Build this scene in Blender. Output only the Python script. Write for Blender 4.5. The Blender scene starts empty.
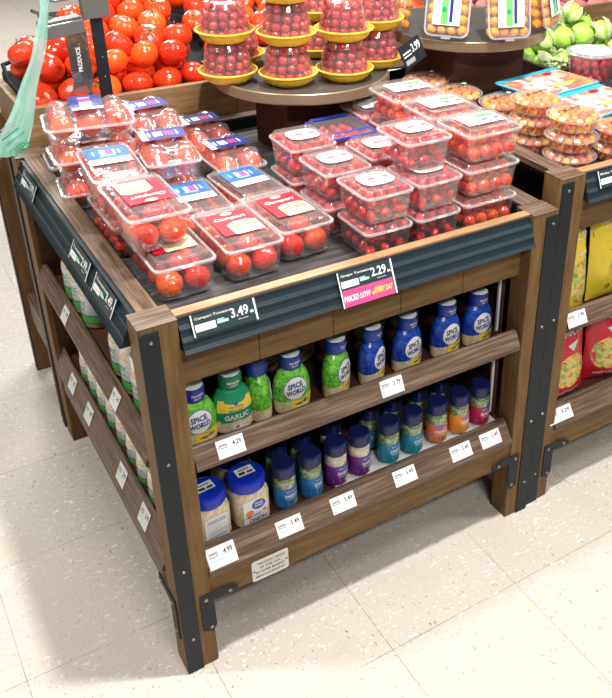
import bpy, math, random
from mathutils import Matrix, Vector, Euler
random.seed(7)
sc = bpy.context.scene
COL = sc.collection
PI = math.pi

# ------------------------------------------------------------------ camera
cam_d = bpy.data.cameras.new('camera'); cam = bpy.data.objects.new('camera', cam_d); COL.objects.link(cam)
sc.camera = cam
YAW, PIT, ROL = 0.58513438, 0.50266124, 0.01921377
cf = Vector((math.sin(YAW)*math.cos(PIT), math.cos(YAW)*math.cos(PIT), -math.sin(PIT)))
cr = Vector((math.cos(YAW), -math.sin(YAW), 0)); cu = cr.cross(cf)
r2 = cr*math.cos(ROL)+cu*math.sin(ROL); u2 = -cr*math.sin(ROL)+cu*math.cos(ROL)
cam.matrix_world = Matrix(((r2.x,u2.x,-cf.x,-0.31660936),(r2.y,u2.y,-cf.y,-1.27088434),(r2.z,u2.z,-cf.z,1.68335262),(0,0,0,1)))
cam_d.sensor_fit = 'VERTICAL'; cam_d.sensor_height = 24.0
cam_d.lens = 874.76*24.0/698.0
cam_d.shift_x = -92.66/698.0; cam_d.shift_y = -77.99/698.0
cam_d.clip_start = 0.05

# ------------------------------------------------------------------ light
w = bpy.data.worlds.new('world'); sc.world = w; w.use_nodes = True
w.node_tree.nodes['Background'].inputs[0].default_value = (0.93, 0.95, 1.0, 1)
w.node_tree.nodes['Background'].inputs[1].default_value = 0.055
sc.view_settings.view_transform = 'Standard'; sc.view_settings.look = 'None'
sc.view_settings.gamma = 1.0; sc.view_settings.use_curve_mapping = False
sc.view_settings.exposure = 0.45
sc.cycles.transparent_max_bounces = 40
sc.cycles.max_bounces = 8
def area(name, loc, target, size, power, col=(1,0.97,0.93)):
    l = bpy.data.lights.new(name, 'AREA'); l.shape = 'RECTANGLE'; l.size = size[0]; l.size_y = size[1]
    l.energy = power; l.color = col
    o = bpy.data.objects.new(name, l); COL.objects.link(o); o.location = loc
    o.rotation_euler = (Vector(target)-Vector(loc)).to_track_quat('-Z', 'Y').to_euler()
    return o
area('ceiling_lamp_over_aisle', (0.62, -0.32, 3.1), (0.5, 0.2, 0), (0.12, 0.12), 72)
area('ceiling_lamp_behind', (-0.95, 0.50, 3.1), (0.3, 0.2, 0), (0.14, 0.14), 42)
area('front_fill', (0.2, -2.3, 3.0), (0.5, 0.1, 0.45), (1.0, 0.25), 46)  # added fill light for the bottle fronts and front faces
area('ceiling_lamp_right', (2.6, -1.2, 3.1), (0.6, 0.3, 0.4), (0.3, 1.0), 34)
area('ceiling_lamp_left', (-2.2, 0.2, 3.1), (0.0, 0.5, 0.5), (0.3, 1.0), 8)
area('ceiling_lamp_far', (1.2, 2.4, 3.1), (0.9, 1.0, 0.9), (1.2, 0.4), 52)

area('far_floor_fill', (0.6, 5.6, 3.1), (0.6, 5.2, 0), (1.5, 0.5), 110)  # added fill light, brightens the floor beyond the stands

# ------------------------------------------------------------------ materials
MATS = {}
def new_mat(name):
    m = bpy.data.materials.new(name); m.use_nodes = True; MATS[name] = m
    nt = m.node_tree; return m, nt, nt.nodes['Principled BSDF']
def plain(name, c, rough=0.5, metal=0.0, spec=0.5, emis=0):
    m, nt, b = new_mat(name)
    b.inputs['Base Color'].default_value = (*c, 1); b.inputs['Roughness'].default_value = rough
    b.inputs['Metallic'].default_value = metal; b.inputs['Specular IOR Level'].default_value = spec
    return m
def noise_mat(name, cols, scale=20, rough=0.5, spec=0.5, detail=4, stretch=(1,1,1), bump=0.0, dist=0.0, coat=0.0):
    """colour ramp over object-space noise"""
    m, nt, b = new_mat(name); N = nt.nodes; L = nt.links
    tc = N.new('ShaderNodeTexCoord'); mp = N.new('ShaderNodeMapping'); mp.inputs['Scale'].default_value = stretch
    nz = N.new('ShaderNodeTexNoise'); nz.inputs['Scale'].default_value = scale; nz.inputs['Detail'].default_value = detail
    nz.inputs['Distortion'].default_value = dist
    cr_ = N.new('ShaderNodeValToRGB'); e = cr_.color_ramp.elements
    L.new(tc.outputs['Object'], mp.inputs[0]); L.new(mp.outputs[0], nz.inputs['Vector']); L.new(nz.outputs['Fac'], cr_.inputs[0])
    n = len(cols)
    for i, c in enumerate(cols):
        p = 0.3+0.4*i/(n-1)
        if i < 2: e[i].position = p; e[i].color = (*c, 1)
        else:
            k = e.new(p); k.color = (*c, 1)
    L.new(cr_.outputs[0], b.inputs['Base Color']); b.inputs['Roughness'].default_value = rough
    b.inputs['Specular IOR Level'].default_value = spec; b.inputs['Coat Weight'].default_value = coat
    if bump:
        bp = N.new('ShaderNodeBump'); bp.inputs['Strength'].default_value = bump; bp.inputs['Distance'].default_value = 0.002
        L.new(nz.outputs['Fac'], bp.inputs['Height']); L.new(bp.outputs[0], b.inputs['Normal'])
    return m
W1 = [(0.125,0.066,0.024),(0.165,0.092,0.036),(0.205,0.118,0.048)]
noise_mat('wood_x', W1, 9, 0.5, 0.15, 6, (1,9,9), 0.1)
noise_mat('wood_y', W1, 9, 0.5, 0.15, 6, (9,1,9), 0.1)
noise_mat('wood_z', W1, 9, 0.5, 0.15, 6, (9,9,1), 0.1)
W2 = [(0.055,0.030,0.018),(0.115,0.072,0.046),(0.20,0.135,0.092)]
noise_mat('walnut_x', W2, 8, 0.42, 0.4, 8, (1,22,22), 0.1, 0.15)
noise_mat('walnut_y', W2, 8, 0.42, 0.4, 8, (22,1,22), 0.1, 0.15)
WL = [(0.24,0.125,0.055),(0.33,0.18,0.085),(0.40,0.23,0.115)]
noise_mat('lip_wood_lit', WL, 8, 0.4, 0.5, 5, (1,12,12), 0.1)  # lip wood lightened, strong light from above put into the colour
noise_mat('bin_wood_shaded', [(0.13,0.072,0.028),(0.20,0.115,0.05),(0.28,0.17,0.08)], 8, 0.5, 0.4, 5, (1,8,8), 0.1)  # darker brown, shade on the bin front put into the colour
noise_mat('dark_wood', [(0.05,0.018,0.010),(0.075,0.028,0.016)], 6, 0.6, 0.3, 4, (1,1,6))
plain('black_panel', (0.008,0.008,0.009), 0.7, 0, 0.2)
noise_mat('liner', [(0.020,0.019,0.020),(0.042,0.040,0.042),(0.095,0.09,0.09)], 6, 0.5, 0.4, 8, (1,16,1), 0.1, 0.6)
plain('black_metal', (0.009,0.013,0.017), 0.5, 0.0, 0.3)
plain('steel', (0.30,0.31,0.32), 0.35, 0.9)
plain('rail_slate', (0.010,0.020,0.027), 0.42, 0.0, 0.3)
plain('rail_dark', (0.022,0.030,0.036), 0.5)
plain('tag_slate', (0.020,0.036,0.042), 0.35)
plain('white_print', (0.72,0.72,0.70), 0.5, 0, 0.3)
plain('white_paper', (0.70,0.70,0.69), 0.6, 0, 0.3)
plain('grey_ink', (0.28,0.29,0.31), 0.6)
plain('dark_ink', (0.03,0.03,0.035), 0.6)
plain('pale_green', (0.38,0.72,0.55), 0.5)
plain('pink', (0.72,0.06,0.20), 0.45)
plain('yellow_print', (0.86,0.60,0.05), 0.45)
plain('cap_blue', (0.008,0.03,0.24), 0.3)
plain('navy_cap', (0.010,0.016,0.10), 0.3)
plain('royal_cap', (0.005,0.035,0.50), 0.35)
plain('cap_white', (0.86,0.88,0.84), 0.4)
plain('blue_print', (0.02,0.08,0.42), 0.4)
plain('navy_print', (0.012,0.03,0.16), 0.35)
plain('cap_green', (0.005,0.17,0.075), 0.35)
plain('green_print', (0.01,0.26,0.12), 0.4)
plain('lime_print', (0.14,0.60,0.12), 0.4)
plain('teal_label', (0.01,0.24,0.36), 0.35)
plain('sky_label', (0.02,0.17,0.44), 0.35)
plain('violet_label', (0.14,0.02,0.22), 0.35)
plain('coral_label', (0.80,0.19,0.08), 0.35)
plain('orange_label', (0.85,0.30,0.03), 0.35)
plain('berry_label', (0.50,0.01,0.08), 0.35)
plain('cream_print', (0.85,0.72,0.42), 0.5)
plain('red_print', (0.50,0.006,0.02), 0.45, 0, 0.3)
plain('sprig_green', (0.06,0.22,0.03), 0.5)
noise_mat('galaxy_blue', [(0.02,0.22,0.62),(0.02,0.12,0.50),(0.10,0.05,0.45)], 18, 0.4)
noise_mat('galaxy_navy', [(0.01,0.02,0.12),(0.02,0.04,0.22),(0.05,0.02,0.18)], 18, 0.4)
noise_mat('garlic_green', [(0.02,0.22,0.02),(0.13,0.50,0.03),(0.32,0.68,0.12)], 75, 0.3, 0.6, 3, (1,1,1), 0, 1.5)
noise_mat('garlic_blue', [(0.004,0.02,0.22),(0.008,0.05,0.38),(0.03,0.15,0.55)], 75, 0.3, 0.6, 3, (1,1,1), 0, 1.5)
noise_mat('minced_garlic', [(0.50,0.36,0.20),(0.66,0.52,0.32),(0.78,0.66,0.46)], 120, 0.5, 0.5, 3)
noise_mat('onion_flakes', [(0.52,0.40,0.26),(0.75,0.62,0.44)], 160, 0.6, 0.4, 2)
noise_mat('white_flakes', [(0.55,0.50,0.36),(0.85,0.80,0.66)], 140, 0.6, 0.4, 2)
noise_mat('green_flakes', [(0.06,0.12,0.03),(0.22,0.34,0.12),(0.50,0.58,0.32)], 140, 0.6, 0.4, 2)
plain('yellow_tray', (0.88,0.58,0.05), 0.4)
plain('bronze', (0.26,0.19,0.12), 0.35, 0.45)
plain('disc_top', (0.06,0.052,0.046), 0.4)
plain('purple_rim', (0.02,0.05,0.42), 0.3)
plain('cyan_print', (0.03,0.42,0.66), 0.35)
noise_mat('snack_art', [(0.75,0.08,0.05),(0.85,0.75,0.62),(0.55,0.10,0.10),(0.85,0.35,0.10)], 16, 0.35, 0.5, 3, (1,1,1), 0, 0.8)
noise_mat('salad_art', [(0.02,0.14,0.01),(0.80,0.25,0.06),(0.72,0.60,0.20),(0.12,0.36,0.02),(0.82,0.34,0.12)], 36, 0.4, 0.5, 2, (1,1,1), 0, 0.6)
plain('yellow_bag', (0.82,0.62,0.04), 0.3, 0, 0.6)
plain('red_bag', (0.62,0.012,0.03), 0.28, 0, 0.6)
plain('leaf', (0.30,0.48,0.08), 0.5)
noise_mat('husk', [(0.35,0.48,0.16),(0.55,0.65,0.30),(0.70,0.74,0.45)], 30, 0.55, 0.4, 4)
noise_mat('tomatillo', [(0.30,0.60,0.05),(0.45,0.72,0.12)], 12, 0.35, 0.5)
noise_mat('sprout', [(0.30,0.45,0.14),(0.60,0.70,0.38)], 40, 0.6, 0.4)
noise_mat('red_potato', [(0.35,0.06,0.08),(0.55,0.16,0.16),(0.62,0.26,0.22)], 14, 0.6, 0.3)
plain('stem_green', (0.05,0.13,0.02), 0.6)
plain('smoked_plastic', (0.10,0.11,0.11), 0.15, 0, 0.6)
plain('grey_metal', (0.17,0.18,0.16), 0.4, 0.6)

def fruit_mat(name, cols, rough=0.22, scale=8):
    """skin with a colour that differs between individual fruits (object random) and slowly over one"""
    m, nt, b = new_mat(name); N = nt.nodes; L = nt.links
    oi = N.new('ShaderNodeObjectInfo'); tc = N.new('ShaderNodeTexCoord'); nz = N.new('ShaderNodeTexNoise')
    nz.inputs['Scale'].default_value = scale
    ad = N.new('ShaderNodeMath'); ad.operation = 'MULTIPLY_ADD'; ad.inputs[1].default_value = 0.75; 
    mu = N.new('ShaderNodeMath'); mu.operation = 'MULTIPLY'; mu.inputs[1].default_value = 0.3
    L.new(tc.outputs['Object'], nz.inputs['Vector']); L.new(nz.outputs['Fac'], mu.inputs[0])
    L.new(oi.outputs['Random'], ad.inputs[0]); L.new(mu.outputs[0], ad.inputs[2])
    cr_ = N.new('ShaderNodeValToRGB'); e = cr_.color_ramp.elements
    L.new(ad.outputs[0], cr_.inputs[0])
    n = len(cols)
    for i, c in enumerate(cols):
        p = i/(n-1)
        if i < 2: e[i].position = p; e[i].color = (*c, 1)
        else: k = e.new(p); k.color = (*c, 1)
    L.new(cr_.outputs[0], b.inputs['Base Color']); b.inputs['Roughness'].default_value = rough
    b.inputs['Subsurface Weight'].default_value = 0.0
    b.inputs['Coat Weight'].default_value = 0.3; b.inputs['Coat Roughness'].default_value = 0.1
fruit_mat('tomato_skin', [(0.66,0.022,0.008),(0.74,0.055,0.010),(0.82,0.12,0.012)])
fruit_mat('campari_skin', [(0.60,0.012,0.015),(0.66,0.03,0.015),(0.80,0.15,0.02)])
fruit_mat('grape_skin', [(0.46,0.006,0.015),(0.58,0.015,0.02),(0.68,0.04,0.03)])
fruit_mat('cherry_skin', [(0.28,0.004,0.012),(0.50,0.012,0.02),(0.68,0.06,0.03)])
fruit_mat('gold_skin', [(0.86,0.30,0.005),(0.90,0.42,0.01),(0.86,0.18,0.005)])
fruit_mat('medley_skin', [(0.60,0.02,0.01),(0.80,0.13,0.005),(0.88,0.34,0.005),(0.88,0.45,0.01)])

def plastic(name, haze=0.10, tint=(0.97,0.97,0.97), gl=0.40, rough=0.12, crinkle=0.35):
    m = bpy.data.materials.new(name); m.use_nodes = True; MATS[name] = m
    nt = m.node_tree; N = nt.nodes; L = nt.links; N.remove(N['Principled BSDF'])
    out = N['Material Output']
    tr = N.new('ShaderNodeBsdfTransparent'); tr.inputs[0].default_value = (*tint, 1)
    df = N.new('ShaderNodeBsdfDiffuse'); df.inputs[0].default_value = (0.95,0.93,0.94,1)
    gs = N.new('ShaderNodeBsdfGlossy'); gs.inputs['Roughness'].default_value = rough
    lw = N.new('ShaderNodeLayerWeight'); lw.inputs[0].default_value = 0.35
    mr = N.new('ShaderNodeMapRange'); mr.inputs['To Min'].default_value = 0.10; mr.inputs['To Max'].default_value = gl
    tc = N.new('ShaderNodeTexCoord'); nz = N.new('ShaderNodeTexNoise'); nz.inputs['Scale'].default_value = 70; nz.inputs['Detail'].default_value = 1
    bp = N.new('ShaderNodeBump'); bp.inputs['Strength'].default_value = crinkle; bp.inputs['Distance'].default_value = 0.003
    L.new(tc.outputs['Object'], nz.inputs['Vector']); L.new(nz.outputs['Fac'], bp.inputs['Height']); L.new(bp.outputs[0], gs.inputs['Normal'])
    m1 = N.new('ShaderNodeMixShader'); m1.inputs[0].default_value = haze
    m2 = N.new('ShaderNodeMixShader')
    L.new(tr.outputs[0], m1.inputs[1]); L.new(df.outputs[0], m1.inputs[2])
    L.new(lw.outputs['Facing'], mr.inputs[0]); L.new(mr.outputs[0], m2.inputs[0])
    L.new(m1.outputs[0], m2.inputs[1]); L.new(gs.outputs[0], m2.inputs[2]); L.new(m2.outputs[0], out.inputs[0])
plastic('clear_plastic', 0.06)
plastic('clear_lid', 0.085)
plastic('rim_plastic', 0.30, gl=0.5)
plastic('jar_glass', 0.02, gl=0.3, rough=0.03, crinkle=0.0)
plastic('smoke_sheet', 0.05, (0.35,0.35,0.36), 0.5, 0.05)
plastic('bag_film', 0.45, (0.80,0.93,0.88), 0.3, 0.2)
MATS['bag_film'].node_tree.nodes['Diffuse BSDF'].inputs[0].default_value = (0.45,0.80,0.70,1)
plastic('vein_plastic', 0.30, (0.8,0.88,0.95), 0.4)

# floor: pale speckled composition tile with seams
m, nt, b = new_mat('floor_tile'); N = nt.nodes; L = nt.links
tc = N.new('ShaderNodeTexCoord')
mp = N.new('ShaderNodeMapping'); mp.inputs['Location'].default_value = (0.297, 0.185, 0)
L.new(tc.outputs['Object'], mp.inputs[0])
br = N.new('ShaderNodeTexBrick'); br.offset = 0.0; br.squash = 1.0
br.inputs['Scale'].default_value = 1.0; br.inputs['Brick Width'].default_value = 0.352; br.inputs['Row Height'].default_value = 0.352
br.inputs['Mortar Size'].default_value = 0.0009; br.inputs['Mortar Smooth'].default_value = 0.3
br.inputs['Color1'].default_value = (0.56,0.505,0.445,1); br.inputs['Color2'].default_value = (0.52,0.485,0.41,1)
br.inputs['Mortar'].default_value = (0.22,0.19,0.16,1); br.inputs['Bias'].default_value = 0.0
L.new(mp.outputs[0], br.inputs['Vector'])
def fleck(scale, lo, hi, c, prev, st):
    mp2 = N.new('ShaderNodeMapping'); mp2.inputs['Scale'].default_value = st; mp2.inputs['Rotation'].default_value = (0,0,0.6)
    nz = N.new('ShaderNodeTexNoise'); nz.inputs['Scale'].default_value = scale; nz.inputs['Detail'].default_value = 2
    nz.inputs['Distortion'].default_value = 0.6
    L.new(tc.outputs['Object'], mp2.inputs[0]); L.new(mp2.outputs[0], nz.inputs['Vector'])
    mr = N.new('ShaderNodeMapRange'); mr.inputs['From Min'].default_value = lo; mr.inputs['From Max'].default_value = hi
    L.new(nz.outputs['Fac'], mr.inputs[0])
    mx = N.new('ShaderNodeMix'); mx.data_type = 'RGBA'; L.new(mr.outputs[0], mx.inputs[0])
    L.new(prev, mx.inputs[6]); mx.inputs[7].default_value = (*c, 1)
    return mx.outputs[2]
o1 = fleck(60, 0.62, 0.66, (0.76,0.71,0.64), br.outputs['Color'], (1,2.2,1))
o2 = fleck(75, 0.66, 0.70, (0.27,0.23,0.19), o1, (2.2,1,1.3))
o3 = fleck(5, 0.45, 0.75, (0.52,0.475,0.41), o2, (1,1,1))
L.new(o3, b.inputs['Base Color']); b.inputs['Roughness'].default_value = 0.42; b.inputs['Specular IOR Level'].default_value = 0.3

# ------------------------------------------------------------------ mesh builder
class MB:
    def __init__(s): s.v = []; s.f = []; s.m = []; s.s = []; s.mats = []
    def mi(s, n):
        if n not in s.mats: s.mats.append(n)
        return s.mats.index(n)
    def add(s, vs, fs, m, sm=False):
        o = len(s.v); k = s.mi(m); s.v += [tuple(v) for v in vs]
        for f in fs: s.f.append([i+o for i in f]); s.m.append(k); s.s.append(sm)
        return s
    def box(s, x0, x1, y0, y1, z0, z1, m):
        v = [(x,y,z) for z in (z0,z1) for y in (y0,y1) for x in (x0,x1)]
        return s.add(v, [(0,2,3,1),(4,5,7,6),(0,1,5,4),(2,6,7,3),(0,4,6,2),(1,3,7,5)], m)
    def prism(s, pts, a0, a1, axis, m, sm=False):
        """polygon pts (p,q) extruded along an axis: x -> (a,p,q), y -> (p,a,q), z -> (p,q,a)"""
        n = len(pts)
        def V(a, p, q): return (a,p,q) if axis == 'x' else (p,a,q) if axis == 'y' else (p,q,a)
        v = [V(a0,*p) for p in pts]+[V(a1,*p) for p in pts]
        f = [[i,(i+1)%n,n+(i+1)%n,n+i] for i in range(n)]
        s.add(v, f, m, sm); return s.add(v, [list(range(n))[::-1], list(range(n,2*n))], m)
    def loft(s, rings, m, cap0=True, cap1=True, sm=True, mats=None):
        n = len(rings[0])
        for k in range(len(rings)-1):
            s.add(list(rings[k])+list(rings[k+1]), [[i,(i+1)%n,n+(i+1)%n,n+i] for i in range(n)], mats[k] if mats else m, sm)
        if cap0: s.add(rings[0], [list(range(n))[::-1]], mats[0] if mats else m)
        if cap1: s.add(rings[-1], [list(range(n))], mats[-1] if mats else m)
        return s
    def lathe(s, prof, m, n=32, a=1, b_=1, cx=0, cy=0, cap0=True, cap1=True, mats=None):
        rings = [[(cx+r*a*math.cos(2*PI*i/n), cy+r*b_*math.sin(2*PI*i/n), z) for i in range(n)] for r, z in prof]
        return s.loft(rings, m, cap0, cap1, True, mats)
    def tube(s, pts, r, m, n=8):
        rings = []
        P = [Vector(p) for p in pts]
        for i, p in enumerate(P):
            d = (P[min(i+1,len(P)-1)]-P[max(i-1,0)]).normalized()
            a = d.orthogonal().normalized() if i == 0 else (a-d*a.dot(d)).normalized()
            b2 = d.cross(a)
            rr_ = r[i] if isinstance(r, (list,tuple)) else r
            rings.append([tuple(p+a*rr_*math.cos(2*PI*k/n)+b2*rr_*math.sin(2*PI*k/n)) for k in range(n)])
        return s.loft(rings, m)
    def sphere(s, c, r, m, n=10, k=7, sc_=(1,1,1)):
        rings = []
        for j in range(1, k):
            t = PI*j/k
            rings.append([(c[0]+r*sc_[0]*math.sin(t)*math.cos(2*PI*i/n), c[1]+r*sc_[1]*math.sin(t)*math.sin(2*PI*i/n), c[2]-r*sc_[2]*math.cos(t)) for i in range(n)])
        s.loft(rings, m, False, False)
        for ring, z, rev in ((rings[0], c[2]-r*sc_[2], True), (rings[-1], c[2]+r*sc_[2], False)):
            v = list(ring)+[(c[0],c[1],z)]
            f = [[i,(i+1)%n,n] for i in range(n)]
            if rev: f = [x[::-1] for x in f]
            s.add(v, f, m, True)
        return s
    def mesh(s, name):
        me = bpy.data.meshes.new(name); me.from_pydata(s.v, [], s.f)
        for n in s.mats: me.materials.append(MATS[n])
        me.polygons.foreach_set('material_index', s.m); me.polygons.foreach_set('use_smooth', s.s)
        me.validate(); me.update(); return me
    def build(s, name, parent=None, bevel=0, **kw):
        return put(name, s.mesh(name), parent, bevel=bevel, **kw)
def put(name, me, parent=None, bevel=0, loc=None, label=None):
    o = bpy.data.objects.new(name, me); COL.objects.link(o)
    if parent is not None: o.parent = parent
    if loc: o.location = loc
    if label: o['label'] = label
    if bevel:
        b_ = o.modifiers.new('bevel', 'BEVEL'); b_.width = bevel; b_.segments = 2; b_.limit_method = 'ANGLE'; b_.angle_limit = 0.9
    return o
def tag(o, label, cat, group=None, kind=None):
    if label: o['label'] = label
    if cat: o['category'] = cat
    if group: o['group'] = group
    if kind: o['kind'] = kind
    return o
def thing(name, label, cat, loc=(0,0,0), rz=0, group=None, rot=None):
    o = bpy.data.objects.new(name, None); COL.objects.link(o); o.empty_display_size = 0.02
    o.location = loc; o.rotation_euler = rot if rot else (0,0,rz)
    return tag(o, label, cat, group)
def rr(w_, d, r, z, n=4, cx=0, cy=0, side=1, rib=0.0):
    """rounded rectangle ring; side>1 adds points along the sides, rib pushes every second one inwards"""
    pts = []
    C_ = [(w_/2-r, d/2-r, 0), (-w_/2+r, d/2-r, PI/2), (-w_/2+r, -d/2+r, PI), (w_/2-r, -d/2+r, 1.5*PI)]
    for k, (x, y, a0) in enumerate(C_):
        for i in range(n+1):
            a = a0+PI/2*i/n
            pts.append((cx+x+r*math.cos(a), cy+y+r*math.sin(a), z))
        if side > 1:
            x1, y1, a1 = C_[(k+1)%4]
            p0 = Vector((x+r*math.cos(a0+PI/2), y+r*math.sin(a0+PI/2), 0)); p1 = Vector((x1+r*math.cos(a1), y1+r*math.sin(a1), 0))
            nrm = Vector((math.cos(a0+PI/2), math.sin(a0+PI/2), 0))
            for j in range(1, side):
                q = p0.lerp(p1, j/side)-nrm*(rib if j % 2 else 0)
                pts.append((cx+q.x, cy+q.y, z))
    return pts
# text as filled outlines (built-in font), cached as triangles in a unit box
_TX = {}
def glyphs(t, bold=0.0):
    k = (t, bold)
    if k not in _TX:
        cu_ = bpy.data.curves.new('t', 'FONT'); cu_.body = t; cu_.offset = bold; cu_.resolution_u = 2
        ob = bpy.data.objects.new('t', cu_); COL.objects.link(ob)
        me = bpy.data.meshes.new_from_object(ob.evaluated_get(bpy.context.evaluated_depsgraph_get()))
        v = [(p.co.x, p.co.y) for p in me.vertices]; f = [list(p.vertices) for p in me.polygons]
        bpy.data.objects.remove(ob); bpy.data.curves.remove(cu_); bpy.data.meshes.remove(me)
        xs = [p[0] for p in v] or [0]; ys = [p[1] for p in v] or [0]
        x0, x1, y0, y1 = min(xs), max(xs), min(ys), max(ys)
        v = [((x-x0)/(x1-x0+1e-9)-0.5, (y-y0)/(y1-y0+1e-9)-0.5) for x, y in v]
        _TX[k] = (v, f)
    return _TX[k]
class Print:
    """flat artwork in (u,v) laid on a surface through map(u,v,h)"""
    def __init__(s, mb, fn, h0=0.0004, dh=0.00025): s.mb = mb; s.fn = fn; s.h0 = h0; s.dh = dh
    def h(s, l): return s.h0+s.dh*l
    def rect(s, u0, u1, v0, v1, m, l=0, nu=1, nv=1):
        vs = [s.fn(u0+(u1-u0)*i/nu, v0+(v1-v0)*j/nv, s.h(l)) for j in range(nv+1) for i in range(nu+1)]
        fs = [[j*(nu+1)+i, j*(nu+1)+i+1, (j+1)*(nu+1)+i+1, (j+1)*(nu+1)+i] for j in range(nv) for i in range(nu)]
        s.mb.add(vs, fs, m, nu > 1); return s
    def ell(s, cu_, cv, a, b_, m, l=0, n=20, p=2.0):
        vs = [s.fn(cu_, cv, s.h(l))]; fs = []
        K = 3
        for k in range(1, K+1):
            for i in range(n):
                t = 2*PI*i/n; c, q = math.cos(t), math.sin(t)
                c = math.copysign(abs(c)**(2/p), c); q = math.copysign(abs(q)**(2/p), q)
                vs.append(s.fn(cu_+a*c*k/K, cv+b_*q*k/K, s.h(l)))
        fs += [[0, 1+i, 1+(i+1)%n] for i in range(n)]
        for k in range(K-1):
            fs += [[1+k*n+i, 1+(k+1)*n+i, 1+(k+1)*n+(i+1)%n, 1+k*n+(i+1)%n] for i in range(n)]
        s.mb.add(vs, fs, m, True); return s
    def poly(s, pts, m, l=0):
        s.mb.add([s.fn(u, v, s.h(l)) for u, v in pts], [list(range(len(pts)))], m); return s
    def text(s, t, cu_, cv, w_, h_, m, l=1, bold=0.02, slant=0.0, rot=0.0):
        v, f = glyphs(t, bold)
        P = []
        for x, y in v:
            X = x*w_+slant*y*h_; Y = y*h_
            P.append(s.fn(cu_+X*math.cos(rot)-Y*math.sin(rot), cv+X*math.sin(rot)+Y*math.cos(rot), s.h(l)))
        s.mb.add(P, f, m); return s
def planar(o, ux, vx):
    o = Vector(o); ux = Vector(ux).normalized(); vx = Vector(vx).normalized(); n = ux.cross(vx)
    return lambda u, v, h: tuple(o+ux*u+vx*v+n*h)

# ------------------------------------------------------------------ floor
MB().box(-5, 9, -5, 11, -0.05, 0, 'floor_tile').build('floor')['kind'] = 'structure'

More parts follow.
